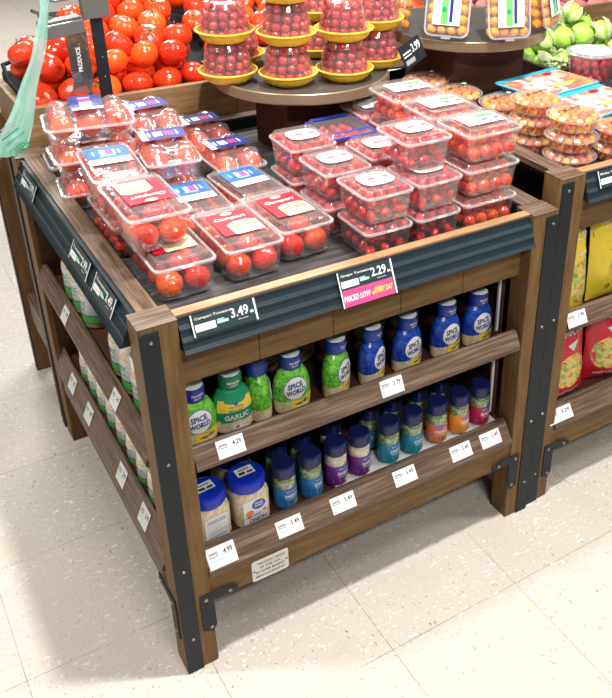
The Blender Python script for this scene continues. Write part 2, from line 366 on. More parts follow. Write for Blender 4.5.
# ------------------------------------------------------------------ merchandising tables
def front_rail(mb, x0, x1, z1, z0, yo=0.012, yi=-0.016):
    """slanted ribbed price channel, section in (y,z)"""
    n = 9; pts = []
    for k in range(n+1):
        t = k/n; z = z1+(z0-z1)*t; y = yo+(yi-yo)*t
        pts.append((y-(0.0022 if k % 3 == 0 else 0), z))
    back = [(0.030, z0), (0.030, z1)]
    mb.prism((pts+back)[::-1], x0, x1, 'x', 'rail_slate')
def swap(me):
    """mirror x<->y so a front-facing section becomes a left-facing one"""
    for v in me.vertices: v.co.x, v.co.y = v.co.y, v.co.x
    me.flip_normals(); me.update(); return me
def table(label, x0, y0, W, D, H, left_open, shelf_z=(0.545,0.292), back_posts=True, group=None):
    t = thing('display_table', label, 'display table', (x0, y0, 0), 0, group)
    pw, pd = 0.071, 0.060
    for k, (px, py) in enumerate(((0,0),(W-pw,0),(0,D-pd),(W-pw,D-pd))):
        p = MB().box(px, px+pw, py, py+pd, 0, H-0.002 if k < 2 else H-0.004, 'wood_z').build('post', t, 0.002)
        MB().box(px-0.0004, px+pw+0.0004, py-0.0004, py+pd+0.0004, H-0.002, H, 'walnut_x').build('post_cap', p, 0.0006)
        if k < 2:
            gx = px if k == 0 else px+pw-0.036
            MB().box(gx, gx+0.036, py-0.003, py, 0.0, H-0.010, 'black_metal').build('corner_guard', p, 0.0008)
            s = MB()
            for zz in (0.10, 0.30, 0.58, H-0.03): s.lathe([(0.0035,0),(0.003,0.0015),(0.001,0.002)], 'steel', 10)
            n = len(s.v)//4
            for j, zz in enumerate((0.10,0.30,0.58,H-0.03)):
                for i in range(j*n, (j+1)*n):
                    vx = s.v[i]; s.v[i] = (gx+0.020+vx[0], py-0.003-vx[2], zz+vx[1])
            s.build('screw', p)
    # top frame: narrow boards between the posts
    for nm, a in (('front_lip', (pw, W-pw, 0.014, 0.037, H-0.016, H)), ('rear_board', (pw, W-pw, D-0.045, D-0.012, H-0.09, H))):
        MB().box(*a, 'lip_wood_lit' if nm == 'front_lip' else 'walnut_x').build(nm, t, 0.0015)
    MB().box(0.018, 0.058, pd, D-pd, H-0.016, H, 'walnut_y').build('side_lip', t, 0.0015)
    MB().box(W-0.055, W-0.004, pd, D-pd, H-0.016, H, 'walnut_y').build('side_lip', t, 0.0015)
    # tray
    MB().box(0.058, W-0.055, 0.042, D-0.047, H-0.050, H-0.036, 'liner').build('tray_liner', t)
    tw = MB()
    tw.box(0.0585, 0.062, 0.042, D-0.047, H-0.036, H-0.004, 'black_panel'); tw.box(W-0.059, W-0.0555, 0.042, D-0.047, H-0.036, H-0.004, 'black_panel')
    tw.box(0.062, W-0.059, 0.0405, 0.043, H-0.036, H-0.004, 'black_panel'); tw.box(0.062, W-0.059, D-0.048, D-0.0455, H-0.036, H-0.004, 'black_panel')
    tw.build('tray_wall', t)
    # front rail + board
    r = MB(); front_rail(r, pw+0.002, W-pw-0.004, H-0.004, H-0.066); r.build('price_rail', t)
    MB().box(pw, W-pw, 0.004, 0.032, H-0.080, H-0.0665, 'wood_x').build('rail_ledge', t, 0.001)
    b_ = MB(); n = 5
    for k in range(n):
        xa = pw+(W-2*pw)*k/n; xb = pw+(W-2*pw)*(k+1)/n
        b_.box(xa+0.0006, xb-0.0006, 0.032, 0.046, H-0.160, H-0.080, 'wood_x')
    b_.build('top_board', t, 0.001)
    z1, z2 = shelf_z
    # shelves (front)
    MB().box(pw, W-pw, 0.030, 0.33, z1-0.018, z1, 'dark_wood').build('shelf_board', t)
    MB().prism([(0.030,z1-0.022),(0.000,z1-0.012),(-0.006,z1-0.004),(-0.006,z1+0.004),(0.012,z1+0.038),(0.018,z1+0.041),(0.024,z1+0.038),(0.030,z1)], pw+0.001, W-pw-0.010, 'x', 'walnut_x').build('shelf_lip', t, 0.001)
    MB().box(pw, W-pw, 0.040, 0.33, z2-0.018, z2, 'dark_wood').build('shelf_board', t)
    MB().prism([(0.040,z2-0.030),(0.002,z2-0.036),(-0.006,z2-0.034),(-0.006,z2-0.026),(0.027,z2+0.020),(0.034,z2+0.023),(0.040,z2+0.018)], pw+0.001, W-pw-0.006, 'x', 'walnut_x').build('shelf_lip', t, 0.001)
    MB().box(pw, W-pw, 0.004, 0.030, z2-0.112, z2-0.0365, 'wood_x').build('bottom_board', t, 0.0015)
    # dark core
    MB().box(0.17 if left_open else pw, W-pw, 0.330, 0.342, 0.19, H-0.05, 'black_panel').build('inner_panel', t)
    MB().box(W-0.020, W-0.008, pd, D-pd, 0.18, H-0.016, 'dark_wood').build('side_panel', t)
    MB().box(W-pw-0.006, W-pw, 0.075, 0.330, 0.30, H-0.08, 'dark_wood').build('bay_side', t)
    MB().box(W-pw-0.012, W-pw-0.006, 0.082, 0.088, 0.30, H-0.09, 'white_print').build('shelf_standard', t, label='thin white upright strip')
    # black corner brackets at the feet
    for sx, bx in ((1, 0.045), (-1, W-0.045)):
        zt = z2-0.082
        pts = [(bx, zt), (bx+sx*0.055, zt+0.0), (bx+sx*0.085, zt-0.012), (bx+sx*0.085, zt-0.022), (bx+sx*0.030, zt-0.022), (bx+sx*0.030, zt-0.095), (bx+sx*0.020, zt-0.112), (bx, zt-0.100)]
        bm = MB(); 
        bm.prism([pts[0],pts[1],pts[2],pts[3],pts[4]], -0.0035, -0.0005, 'y', 'black_metal'); bm.prism([pts[0],pts[4],pts[5],pts[6],pts[7]], -0.0035, -0.0005, 'y', 'black_metal')
        for (qx, qz) in ((bx+sx*0.012, zt-0.012), (bx+sx*0.066, zt-0.014), (bx+sx*0.018, zt-0.095)):
            bm.prism([(qx+0.004*math.cos(a*PI/4), qz+0.004*math.sin(a*PI/4)) for a in range(8)], -0.006, -0.0034, 'y', 'steel')
        bm.build('corner_bracket', t)
    if left_open:
        me = MB(); front_rail(me, pd+0.002, D-pd-0.002, H-0.004, H-0.066)
        put('price_rail', swap(me.mesh('price_rail')), t)
        for zz, w_ in ((z1, 0), (z2, 1)):
            a = MB().box(pd, D-pd, 0.030, 0.0705, zz-0.018, zz, 'dark_wood'); a.box(0.343, D-pd, 0.0705, 0.168, zz-0.018, zz, 'dark_wood')
            put('shelf_board', swap(a.mesh('shelf_board')), t)
        a = MB().prism([(0.030,z1-0.022),(0.000,z1-0.012),(-0.006,z1-0.004),(-0.006,z1+0.004),(0.012,z1+0.038),(0.018,z1+0.041),(0.024,z1+0.038),(0.030,z1)], pd+0.001, D-pd-0.001, 'x', 'walnut_y')
        put('shelf_lip', swap(a.mesh('shelf_lip')), t)
        a = MB().prism([(0.030,z2-0.030),(0.002,z2-0.036),(-0.006,z2-0.034),(-0.006,z2-0.026),(0.019,z2+0.030),(0.024,z2+0.033),(0.030,z2+0.018)], pd+0.001, D-pd-0.001, 'x', 'walnut_y')
        put('shelf_lip', swap(a.mesh('shelf_lip')), t)
        a = MB().box(pd, D-pd, 0.004, 0.030, z2-0.112, z2-0.0365, 'walnut_y'); put('bottom_board', swap(a.mesh('bottom_board')), t, 0.0015)
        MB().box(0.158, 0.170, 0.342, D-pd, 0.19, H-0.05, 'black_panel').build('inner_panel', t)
        MB().box(0.012, 0.158, D-pd-0.006, D-pd, 0.18, H-0.07, 'dark_wood').build('bay_side', t)
        bm = MB()
        zt = z2-0.082
        bm.box(-0.0035, -0.0005, 0.012, 0.11, zt-0.022, zt, 'black_metal'); bm.box(-0.0035, -0.0005, 0.012, 0.040, zt-0.11, zt-0.022, 'black_metal')
        for (qy, qz) in ((0.026, zt-0.012), (0.095, zt-0.012), (0.026, zt-0.095)):
            bm.prism([(qy+0.004*math.cos(a*PI/4), qz+0.004*math.sin(a*PI/4)) for a in range(8)], -0.006, -0.0034, 'x', 'steel')
        bm.build('corner_bracket', t)
    return t
MAIN = table('brown wooden two-shelf display table with black corner strips, holding plastic tomato boxes', 0, 0, 0.947, 0.968, 0.88, True)
RIGHT = table('taller brown wooden display table at right edge with salad topping bags on its shelves', 0.955, 0.008, 0.95, 0.968, 0.945, False, (0.535,0.262))

# far table under the loose tomatoes
ft = thing('produce_stand', 'brown wooden stand behind the tomato box table, holding loose large tomatoes', 'produce stand', (0, 0.985, 0))
FD = 0.40
for px, py in ((0,0.0),(0.50,0.0),(0,FD-0.06),(0.50,FD-0.06)):
    p = MB().box(px, px+0.06, py, py+0.06, 0, 0.868, 'wood_z').build('post', ft, 0.002)
    MB().box(px-0.003, px, py, py+0.03, 0, 0.86, 'black_metal').build('corner_guard', p)
MB().box(0.012, 0.05, 0.06, FD-0.06, 0.19, 0.27, 'walnut_y').build('bottom_board', ft, 0.001)
MB().box(0.012, 0.55, 0.06, FD-0.06, 0.27, 0.288, 'walnut_y').build('shelf_board', ft)
MB().box(0.02, 0.55, 0.09, 0.10, 0.288, 0.86, 'dark_wood').build('inner_panel', ft)
bn = MB().box(0.045, 0.620, 0.0, 0.022, 0.868, 0.972, 'bin_wood_shaded').build('bin_front', ft, 0.002)
MB().box(0.045, 0.067, 0.022, 0.31, 0.868, 0.972, 'bin_wood_shaded').build('bin_side', ft, 0.002)
MB().box(0.598, 0.620, 0.022, 0.21, 0.868, 0.972, 'bin_wood_shaded').build('bin_side', ft, 0.002)
MB().prism([(0.022,0.869),(0.31,0.869),(0.31,0.990),(0.022,0.905)], 0.067, 0.235, 'x', 'black_panel').prism([(0.022,0.869),(0.56,0.869),(0.56,1.08),(0.022,0.905)], 0.235, 0.598, 'x', 'black_panel').build('bin_slope', ft)
MB().tube([(0.072, 0.05, 0.978), (0.064, 0.20, 0.990), (0.072, 0.30, 1.010), (0.14, 0.325, 1.02), (0.22, 0.325, 1.02), (0.245, 0.34, 1.0)], 0.006, 'black_panel').build('liner_rim', ft)

# ------------------------------------------------------------------ price tags
def paper_tag(loc, uvec, vvec, label, w_=0.052, h_=0.036, num='4.29'):
    o = thing('price_tag', label, 'price tag', loc, 0, None)
    mb = MB(); fn = planar((0,0,0), uvec, vvec)
    n = Vector(uvec).normalized().cross(Vector(vvec).normalized())
    u = Vector(uvec).normalized(); v = Vector(vvec).normalized()
    c = [u*a*w_/2+v*b_*h_/2+n*d for d in (0.0002, 0.0009) for a, b_ in ((-1,-1),(1,-1),(1,1),(-1,1))]
    mb.add(c, [(3,2,1,0),(4,5,6,7),(0,1,5,4),(1,2,6,5),(2,3,7,6),(3,0,4,7)], 'white_paper')
    mb.build('tag_card', o)
    mb = MB(); p = Print(mb, fn, 0.0011)
    p.text(num, w_*0.24, h_*0.16, w_*0.32, h_*0.28, 'dark_ink', 0, 0.02)
    p.rect(-w_*0.42, -w_*0.12, h_*0.02, h_*0.26, 'grey_ink', 0); p.rect(-w_*0.38, -w_*0.16, h_*0.08, h_*0.14, 'white_paper', 1)
    p.rect(-w_*0.42, w_*0.05, -h_*0.20, -h_*0.12, 'pale_green', 0)
    mb.build('tag_print', o)
    return o
F1v = (0, 0.018, 0.034); F2v = (0, 0.033, 0.046)
for x, nm, num in ((0.145,'white shelf tag under the green-capped garlic bottle','4.29'),(0.515,'white shelf tag below the blue garlic bottles, mid upper shelf','3.79')):
    paper_tag((x, 0.002, 0.566), (1,0,0), F1v, nm, 0.056, 0.036, num)
for x, nm in ((0.262,'white shelf tag below the tall onion jar with picture label'),(0.395,'white shelf tag below the purple-label spice jars'),(0.560,'white shelf tag below the teal-label spice jars'),(0.722,'white shelf tag below the orange-label spice jars'),(0.812,'white shelf tag at the right end, below the berry-label spice jar')):
    paper_tag((x, 0.0095, 0.2880), (1,0,0), F2v, nm, 0.060, 0.036, '5.49')
paper_tag((0.106, 0.010, 0.2885), (1,0,0), F2v, 'blank white shelf card at the left end, below the onion jars', 0.062, 0.044, '4.99')
V1 = (0.018, 0, 0.034); V2 = (0.025, 0, 0.056)
for y, nm in ((0.655,'white tag on the upper side shelf, farthest from the camera'),(0.265,'white tag on the upper side shelf, nearer the front post')):
    paper_tag((0.002, y, 0.566), (0,-1,0), V1, nm, 0.045, 0.036, '3.49')
for y, nm in ((0.765,'white tag on the lower side shelf, farthest of its four'),(0.615,'white tag on the lower side shelf, second from the back'),(0.350,'white tag on the lower side shelf, second from the front post'),(0.195,'white tag on the lower side shelf, nearest the front post')):
    paper_tag((0.0055, y, 0.294), (0,-1,0), V2, nm, 0.052, 0.044, '2.99')
paper_tag((1.058, 0.010, 0.556), (1,0,0), F1v, 'white shelf tag below the yellow salad topping bags', 0.062, 0.036, '2.99')
paper_tag((1.052, 0.0175, 0.258), (1,0,0), F2v, 'white shelf tag below the red salad topping bags', 0.082, 0.036, '3.29')

def rail_label(loc, u, v, label, name, price, promo=False, w_=0.122):
    o = thing('rail_label', label, 'price label', loc)
    fn = planar((0,0,0), u, v); h_ = 0.070 if promo else 0.040; top = 0.020
    mb = MB(); U = Vector(u).normalized(); V = Vector(v).normalized(); n = U.cross(V)
    c = [U*a*w_/2+V*b_+n*d for d in (0.0002, 0.0012) for a, b_ in ((-1,top-h_),(1,top-h_),(1,top),(-1,top))]
    mb.add(c, [(3,2,1,0),(4,5,6,7),(0,1,5,4),(1,2,6,5),(2,3,7,6),(3,0,4,7)], 'tag_slate'); mb.build('label_card', o)
    mb = MB(); p = Print(mb, fn, 0.0014)
    p.rect(-w_/2, -w_/2+0.0025, top-h_, top, 'white_print'); p.rect(w_/2-0.0035, w_/2, top-h_, top, 'white_print')
    p.text(name, -0.018, 0.011, 0.072, 0.006, 'white_print', 0, 0.01)
    p.rect(-0.056, -0.018, -0.012, 0.001, 'white_print', 0); p.text('1234567890', -0.037, -0.0055, 0.022, 0.003, 'grey_ink', 1, 0)
    p.rect(-0.015, 0.006, -0.007, -0.002, 'pale_green', 0); p.rect(-0.015, -0.002, -0.001, 0.001, 'pale_green', 0)
    p.text(price, 0.029, 0.004, 0.034, 0.018, 'white_print', 0, 0.02); p.text('ea', 0.0515, -0.002, 0.007, 0.005, 'white_print', 0)
    p.text('unit price', 0.033, -0.010, 0.020, 0.0025, 'white_print', 0)
    if promo:
        p.rect(-w_/2+0.003, w_/2-0.006, top-h_+0.001, -0.0165, 'pink', 0)
        p.text('PRICED LOW', -0.027, -0.0335, 0.058, 0.0115, 'white_print', 1, 0.03, 0.15)
        p.poly([(0.004,-0.033),(0.008,-0.040),(0.019,-0.024),(0.0085,-0.0345)], 'yellow_print', 1)
        p.text('EVERY DAY', 0.033, -0.0325, 0.040, 0.0115, 'yellow_print', 1, 0.03, 0.15)
    mb.build('label_print', o); return o
RV = (0, 0.028, 0.062)
rail_label((0.155, -0.0025, 0.858), (1,0,0), RV, 'dark front rail label priced 3.49, left of the pink one', 'Campari Tomatoes', '3.49')
rail_label((0.4475, -0.0025, 0.858), (1,0,0), RV, 'front rail label priced 2.29 with pink everyday-low strip', 'Grape Tomatoes', '2.29', True)
RVl = (0.028, 0, 0.062)
for y, nm, pr in ((0.775,'dark side rail label nearest the back post','3.99'),(0.345,'dark side rail label, middle of the three','2.99'),(0.185,'dark side rail label nearest the front corner post','3.49')):
    rail_label((-0.0025, y, 0.858), (0,-1,0), RVl, nm, 'Tomatoes', pr)
rail_label((1.125, 0.0055, 0.922), (1,0,0), RV, 'dark rail label on the taller table at the right edge', 'Medley Tomatoes', '3.99')
# maker's plate
o = thing('maker_plate', 'small white plate with black lettering screwed under the bottom shelf front', 'sign', (0.209, 0.004, 0.207))
mb = MB(); mb.prism([(p[0],p[1]) for p in [(x,z) for x,z,_ in rr(0.086,0.058,0.005,0)]][::-1], -0.0012, -0.0002, 'y', 'white_print'); mb.build('plate', o)
mb = MB(); p = Print(mb, planar((0,-0.0012,0),(1,0,0),(0,0,1)), 0.0004)
for k, (s_, w_) in enumerate((('"PROUDLY MADE', 0.066), ('IN THE USA', 0.048), ('BY SUPER MARKET', 0.068), ('MERCHANDISING"', 0.070))):
    p.text(s_, 0.0 if k else 0.002, 0.018-0.012*k, w_, 0.0065, 'dark_ink', 0, 0.02)
p.ell(-0.038, 0, 0.0025, 0.0025, 'dark_ink', 1); p.ell(0.038, 0, 0.0025, 0.0025, 'dark_ink', 1); mb.build('lettering', o)

# ------------------------------------------------------------------ fruit store
FR = {}     # kind -> list of (loc, rot, scale, label, group, score)
CAMP = Vector((-0.3166,-1.2709,1.6834))
def fruit(kind, loc, rad, label, group, outer=1.0, rot=None):
    rot = rot or Euler((random.uniform(-0.5,0.5), random.uniform(-0.5,0.5), random.uniform(0,6.28)))
    FR.setdefault(kind, []).append((Vector(loc), rot, rad, label, group, outer*10-(Vector(loc)-CAMP).length*2))
def tomato_mesh(name, mat, flat=0.84, n=20, k=14, lobes=5, lob=0.02):
    mb = MB(); rings = []
    for j in range(1, k):
        t = PI*j/k; z = -math.cos(t)
        ring = []
        for i in range(n):
            a = 2*PI*i/n; r = math.sin(t)*(1+lob*math.cos(lobes*a)*max(0,z))
            zz = z*flat
            if z > 0.7: zz -= 0.35*(z-0.7)*(1+0.3*math.cos(lobes*a))
            ring.append((r*math.cos(a), r*math.sin(a), zz))
        rings.append(ring)
    mb.loft(rings, mat); return mb.mesh(name)
def sphere_mesh(name, mat, sc_=(1,1,1), n=12, k=8):
    mb = MB(); mb.sphere((0,0,0), 1, mat, n, k, sc_); return mb.mesh(name)
calyx = MB()
for i in range(5):
    a = 2*PI*i/5; c, s_ = math.cos(a), math.sin(a)
    calyx.add([(0.05*c-0.05*s_,0.05*s_+0.05*c,0.70),(0.05*c+0.05*s_,0.05*s_-0.05*c,0.70),(0.38*c,0.38*s_,0.80),(0.26*c-0.07*s_,0.26*s_+0.07*c,0.76),(0.26*c+0.07*s_,0.26*s_-0.07*c,0.76)], [(0,1,4,2,3)], 'stem_green')
calyx.tube([(0,0,0.66),(0.02,0.01,0.82),(0.07,0.03,0.98)], 0.05, 'stem_green', 6)
CALYX = calyx.mesh('calyx')
FM = {'tomato': tomato_mesh('tomato', 'tomato_skin'), 'campari_tomato': tomato_mesh('campari_tomato', 'campari_skin', 0.9, 16, 10),
      'vine_tomato': sphere_mesh('vine_tomato', 'campari_skin'), 'grape_tomato': sphere_mesh('grape_tomato', 'grape_skin', (0.82,0.82,1.15)),
      'cherry_tomato': sphere_mesh('cherry_tomato', 'cherry_skin'), 'golden_tomato': sphere_mesh('golden_tomato', 'gold_skin'),
      'medley_tomato': sphere_mesh('medley_tomato', 'medley_skin'), 'round_tomato': sphere_mesh('round_tomato','tomato_skin')}
def fill_box(kind, cx, cy, z0, w_, d, h, rad, label, group, yaw=0, jit=0.12, taper=0.90):
    """loose layers of fruit in a tub whose inner size is w_ x d x h"""
    st = rad*2.03; nz = max(1, int((h-2*rad)/(rad*1.75)+1.01))
    for k in range(nz):
        z = z0+rad+k*rad*1.75
        f = taper+(1-taper)*k/max(1,nz-1)
        nx = max(1, int((w_*f)/st)); ny = max(1, int((d*f)/st))
        if k % 2 and nx > 1 and ny > 1: nx -= 1; ny -= 1
        for i in range(nx):
            for j in range(ny):
                x = (i-(nx-1)/2)*(w_*f-2*rad)/max(1,(nx-1) if not k % 2 else nx)+random.uniform(-jit,jit)*rad
                y = (j-(ny-1)/2)*(d*f-2*rad)/max(1,(ny-1) if not k % 2 else ny)+random.uniform(-jit,jit)*rad
                X = cx+x*math.cos(yaw)-y*math.sin(yaw); Y = cy+x*math.sin(yaw)+y*math.cos(yaw)
                edge = 1.0 if (j == 0 or i in (0,) or k == nz-1) else 0.0
                fruit(kind, (X, Y, z+random.uniform(-jit,jit)*rad*0.5), rad, label, group, edge,
                      Euler((random.choice((0,PI/2))+random.uniform(-.3,.3), random.uniform(-.4,.4), random.uniform(0,6.28))))

# ------------------------------------------------------------------ clamshell boxes
CM = {}
def clam_meshes(key, w_, d, h, lh, ribs=0, rr_=0.014, taper=0.86, bumps=None, label_fn=None, lidcol='clear_lid', rimcol='rim_plastic'):
    if key in CM: return CM[key]
    s = max(2, ribs*2); sd = s
    rib = 0.0036 if ribs else 0.0
    tub = MB(); R_ = lambda a, b_, z, rb=0.0, r=rr_: rr(a, b_, r, z, 3, 0, 0, sd, rb)
    tub.loft([R_(w_*taper-0.01, d*taper-0.006, 0.0015), R_(w_*taper, d*(taper+0.03), 0.005, rib*0.6), R_(w_*0.93, d*0.95, h-0.010, rib), R_(w_*0.945, d*0.96, h-0.004)], 'clear_plastic', True, False)
    rim = MB().loft([R_(w_*0.945, d*0.96, h-0.004), R_(w_*0.95, d*0.965, h), R_(w_, d, h), R_(w_, d, h-0.003)], rimcol, False, False)
    lid = MB()
    if bumps:
        nx, ny = 22, 30; r = bumps[0]; cs = bumps[1]
        vs = []; 
        for j in range(ny+1):
            for i in range(nx+1):
                x = (i/nx-0.5)*w_*0.93; y = (j/ny-0.5)*d*0.95
                z = 0.004
                ex = min(1, (0.5-abs(i/nx-0.5))*7); ey = min(1, (0.5-abs(j/ny-0.5))*9); e = ex*ey
                for (cx, cy) in cs:
                    q = (r+0.004)**2-(x-cx)**2-(y-cy)**2
                    if q > 0: z = max(z, math.sqrt(q)*lh/(r+0.004))
                z = max(z, lh*0.78*e) if e > 0.0 else z
                vs.append((x, y, h+z*min(1, e*1.6)+0.0015))
        lid.add(vs, [[j*(nx+1)+i, j*(nx+1)+i+1, (j+1)*(nx+1)+i+1, (j+1)*(nx+1)+i] for j in range(ny) for i in range(nx)], lidcol, True)
        top = h+lh*1.0+0.003
    else:
        lid.loft([R_(w_*0.93, d*0.95, h+0.0025), R_(w_*0.88, d*0.91, h+lh-0.002, 0.0015 if ribs else 0), R_(w_*0.86, d*0.89, h+lh), R_(w_*0.78, d*0.83, h+lh), R_(w_*0.76, d*0.81, h+lh-0.003)], lidcol, False, True)
        top = h+lh+0.0004
    lrim = MB().loft([R_(w_*0.93, d*0.95, h+0.0025), R_(w_*1.0, d*1.0, h+0.0025), R_(w_*1.005, d*1.003, h+0.0005)], rimcol, False, False)
    lrim.box(-0.012, 0.012, -d/2-0.005, -d/2, h+0.0005, h+0.0022, rimcol)
    lab = MB(); p = Print(lab, planar((0,0,top),(1,0,0),(0,1,0)), 0.0003)
    if label_fn: label_fn(p, w_, d)
    CM[key] = (tub.mesh('tub'), rim.mesh('tub_rim'), lid.mesh('lid'), lrim.mesh('lid_rim'), lab.mesh('top_label') if label_fn else None)
    return CM[key]
def clam(key, loc, label, rz=0, group=None, tilt=None, name='clamshell_box'):
    o = thing(name, label, 'clamshell box', loc, rz, group, tilt)
    tub, rim, lid, lrim, lab = CM[key]
    a = put('tub', tub, o); put('tub_rim', rim, a); b_ = put('lid', lid, o); put('lid_rim', lrim, b_)
    if lab: put('top_label', lab, o)
    return o
def lab_campari(p, w_, d):
    p.rect(-0.043, 0.041, -0.050, 0.052, 'red_print', 0); 
    # warm picture patch and script
    p.poly([(-0.020,-0.052),(0.040,-0.052),(0.040,-0.004),(0.026,0.004),(-0.006,0.004),(-0.022,-0.006)], 'cream_print', 1)
    for i in range(6):
        p.ell(-0.010+0.008*i, -0.018+0.004*math.sin(i*2), 0.0055, 0.005, 'coral_label', 2, 10); 
    p.text('Campari', -0.004, 0.022, 0.066, 0.016, 'white_print', 1, 0.02, 0.3); p.ell(-0.002, 0.044, 0.012, 0.006, 'white_print', 1)
def lab_vine(p, w_, d):
    p.rect(-0.043, 0.040, -0.004, 0.062, 'galaxy_blue', 0); p.rect(-0.043, 0.040, -0.034, -0.004, 'white_paper', 0)
    for a, b_, c, e, m_ in ((-0.030,-0.026,0.020,0.040,'white_print'),(-0.014,-0.004,0.018,0.044,'white_print'),(-0.002,0.003,0.016,0.042,'pink'),(0.005,0.010,0.016,0.042,'pink'),(0.012,0.016,0.020,0.044,'white_print'),(0.022,0.026,0.020,0.040,'white_print')): p.rect(a, b_, c, e, m_, 1)
    p.rect(-0.018, 0.014, 0.010, 0.013, 'white_print', 1)
def lab_cluster(p, w_, d):
    p.rect(-0.040, 0.046, -0.034, 0.034, 'galaxy_navy', 0); p.rect(-0.054, -0.040, -0.032, 0.032, 'white_paper', 0)
    for a, b_, m_ in ((-0.036,-0.031,'white_print'),(-0.024,-0.004,'white_print'),(0.002,0.006,'pink'),(0.009,0.013,'pink'),(0.016,0.020,'pink'),(0.026,0.030,'white_print')): p.rect(a, b_, -0.012, 0.014, m_, 1)
def lab_oval(p, w_, d):
    p.ell(0, 0.0, 0.037, 0.031, 'white_print', 0, 28, 3.2)
    p.text('SWEET GRAPE', 0, 0.015, 0.050, 0.008, 'red_print', 1, 0.04); p.text('TOMATOES', 0, 0.001, 0.064, 0.014, 'red_print', 1, 0.05); p.rect(-0.024, 0.024, -0.0135, -0.0105, 'red_print', 1); p.rect(-0.018, 0.018, -0.0205, -0.018, 'red_print', 1)
def lab_stripe(p, w_, d):
    p.rect(-0.050, 0.050, -0.030, 0.030, 'white_print', 0)
    p.rect(-0.002, 0.046, 0.004, 0.022, 'lime_print', 1); p.rect(-0.046, -0.020, -0.004, 0.004, 'pale_green', 1)
    p.rect(-0.040, 0.034, -0.011, -0.008, 'blue_print', 1); p.rect(-0.002, 0.012, -0.014, -0.004, 'blue_print', 1); p.rect(0.030, 0.046, -0.013, -0.004, 'blue_print', 1)
T1 = ('campari', 0.122, 0.200, 0.070, 0.013); clam_meshes(*T1, ribs=0, label_fn=lab_campari)
T2 = ('vine', 0.120, 0.190, 0.050, 0.013); clam_meshes(*T2, ribs=9, label_fn=lab_vine)
T2b = ('vine_deep', 0.110, 0.190, 0.070, 0.013); clam_meshes(*T2b, ribs=9, label_fn=lab_vine)
cs6 = [(x*0.034, y*0.058) for x in (-1,1) for y in (-1,0,1)]
T3 = ('cluster', 0.125, 0.190, 0.038, 0.036); clam_meshes(*T3, ribs=6, bumps=(0.028, cs6), label_fn=lab_cluster)
T4 = ('pint', 0.117, 0.128, 0.061, 0.013); clam_meshes(*T4, ribs=7, label_fn=lab_oval)
T5 = ('stripe', 0.146, 0.128, 0.061, 0.013); clam_meshes(*T5, ribs=6, label_fn=lab_stripe)
T6 = ('bluerim', 0.128, 0.145, 0.050, 0.010); clam_meshes(*T6, ribs=6, rimcol='purple_rim', label_fn=lambda p, w_, d: p.rect(-0.05, 0.05, 0.045, 0.060, 'purple_rim', 0).rect(-0.05, 0.05, -0.060, -0.052, 'purple_rim', 0))
Z0 = 0.846
def camp(x, y, z, label, rz=0, r=0.0265):
    clam('campari', (x, y, z), label, rz); g = 'campari tomatoes in the red-label boxes'; lb = 'red or orange campari tomato inside a clear red-and-cream label box'
    for k in range(2):
        for i in (-1, 1):
            for j in (-1.5+0.25*k, -0.5, 0.5, 1.5-0.25*k):
                xx = i*0.0272*(1-0.06*k)+random.uniform(-.001,.001); yy = j*0.0445+random.uniform(-.003,.003)
                if k: yy += 0.0
                X = x+xx*math.cos(rz)-yy*math.sin(rz); Y = y+xx*math.sin(rz)+yy*math.cos(rz)
                if k == 1: continue
                fruit('campari_tomato', (X, Y, z+0.003+r*0.92), r*random.uniform(0.93,1.0), lb, g, 1.0, Euler((random.uniform(-1,1),random.uniform(-1,1),random.uniform(0,6))))
    # upper partial layer nested in the gaps
    for j in (-1, 0, 1):
        X = x-j*0.048*math.sin(rz); Y = y+j*0.048*math.cos(rz)
        fruit('campari_tomato', (X, Y, z+0.0585), 0.0215, lb, g, 1.0)
camp(0.134, 0.206, Z0, 'clear red-and-cream label tomato box in the front left corner, under another')
camp(0.112, 0.250, Z0+0.0865, 'top red-and-cream label tomato box stacked at the front left corner', math.pi)
camp(0.2745, 0.208, Z0, 'single clear red-and-cream label tomato box, second along the front edge')
camp(0.3965, 0.232, Z0, 'single clear red-and-cream label tomato box beside the oval-label pints', 0.03)
def vine(key, x, y, z, label, rz=0, wd=(0.120,0.190), r=0.0165):
    bx = clam(key, (x, y, z), label, rz); lb = 'small red tomato on the vine inside a clear box'; g = 'small vine tomatoes in the blue-label boxes'
    pts = []
    for i in range(3):
        for j in range(5):
            xx = (i-1)*0.0345; yy = (j-2)*0.0345
            for lv in range(2 if key == 'vine_deep' else 1):
                q = lv*0.5
                X = x+xx*math.cos(rz)-yy*math.sin(rz); Y = y+xx*math.sin(rz)+yy*math.cos(rz)
                fruit('vine_tomato', (X, Y, z+0.003+r+lv*0.0335), r*random.uniform(0.92,1.0), lb, g, 0.9 if lv or key == 'vine' else 0.3)
    mb = MB()
    for k in (-1, 1):
        zz = 0.040 if key == 'vine' else 0.071
        mb.tube([(k*0.017, -0.075, zz), (k*0.019, -0.03, zz+0.001), (k*0.015, 0.02, zz), (k*0.018, 0.075, zz)], 0.0016, 'sprig_green', 6)
        for j in range(5): mb.tube([(k*0.017, (j-2)*0.034, zz), (k*0.030, (j-2)*0.034+0.006, zz-0.003)], 0.0012, 'sprig_green', 5)
    mb.build('vine_stem', bx)
def V_(key, x, y, z, label, stem, rz=0): vine(key, x, y, z, label, rz)
V_('vine_deep', 0.118, 0.415, Z0, 'clear ribbed vine tomato box on the left tray edge, beneath others', 'green vine stem inside the lowest ribbed box at the left edge')
V_('vine_deep', 0.112, 0.452, Z0+0.0865, 'tilted-looking clear box with bright blue and white label, topmost at left', 'green vine stem under the leftmost blue and white label', -0.08)
V_('vine', 0.272, 0.425, Z0, 'clear box with blue-violet and white label, behind the front tomato boxes', 'green vine stem under the blue-violet and white label', -0.04)
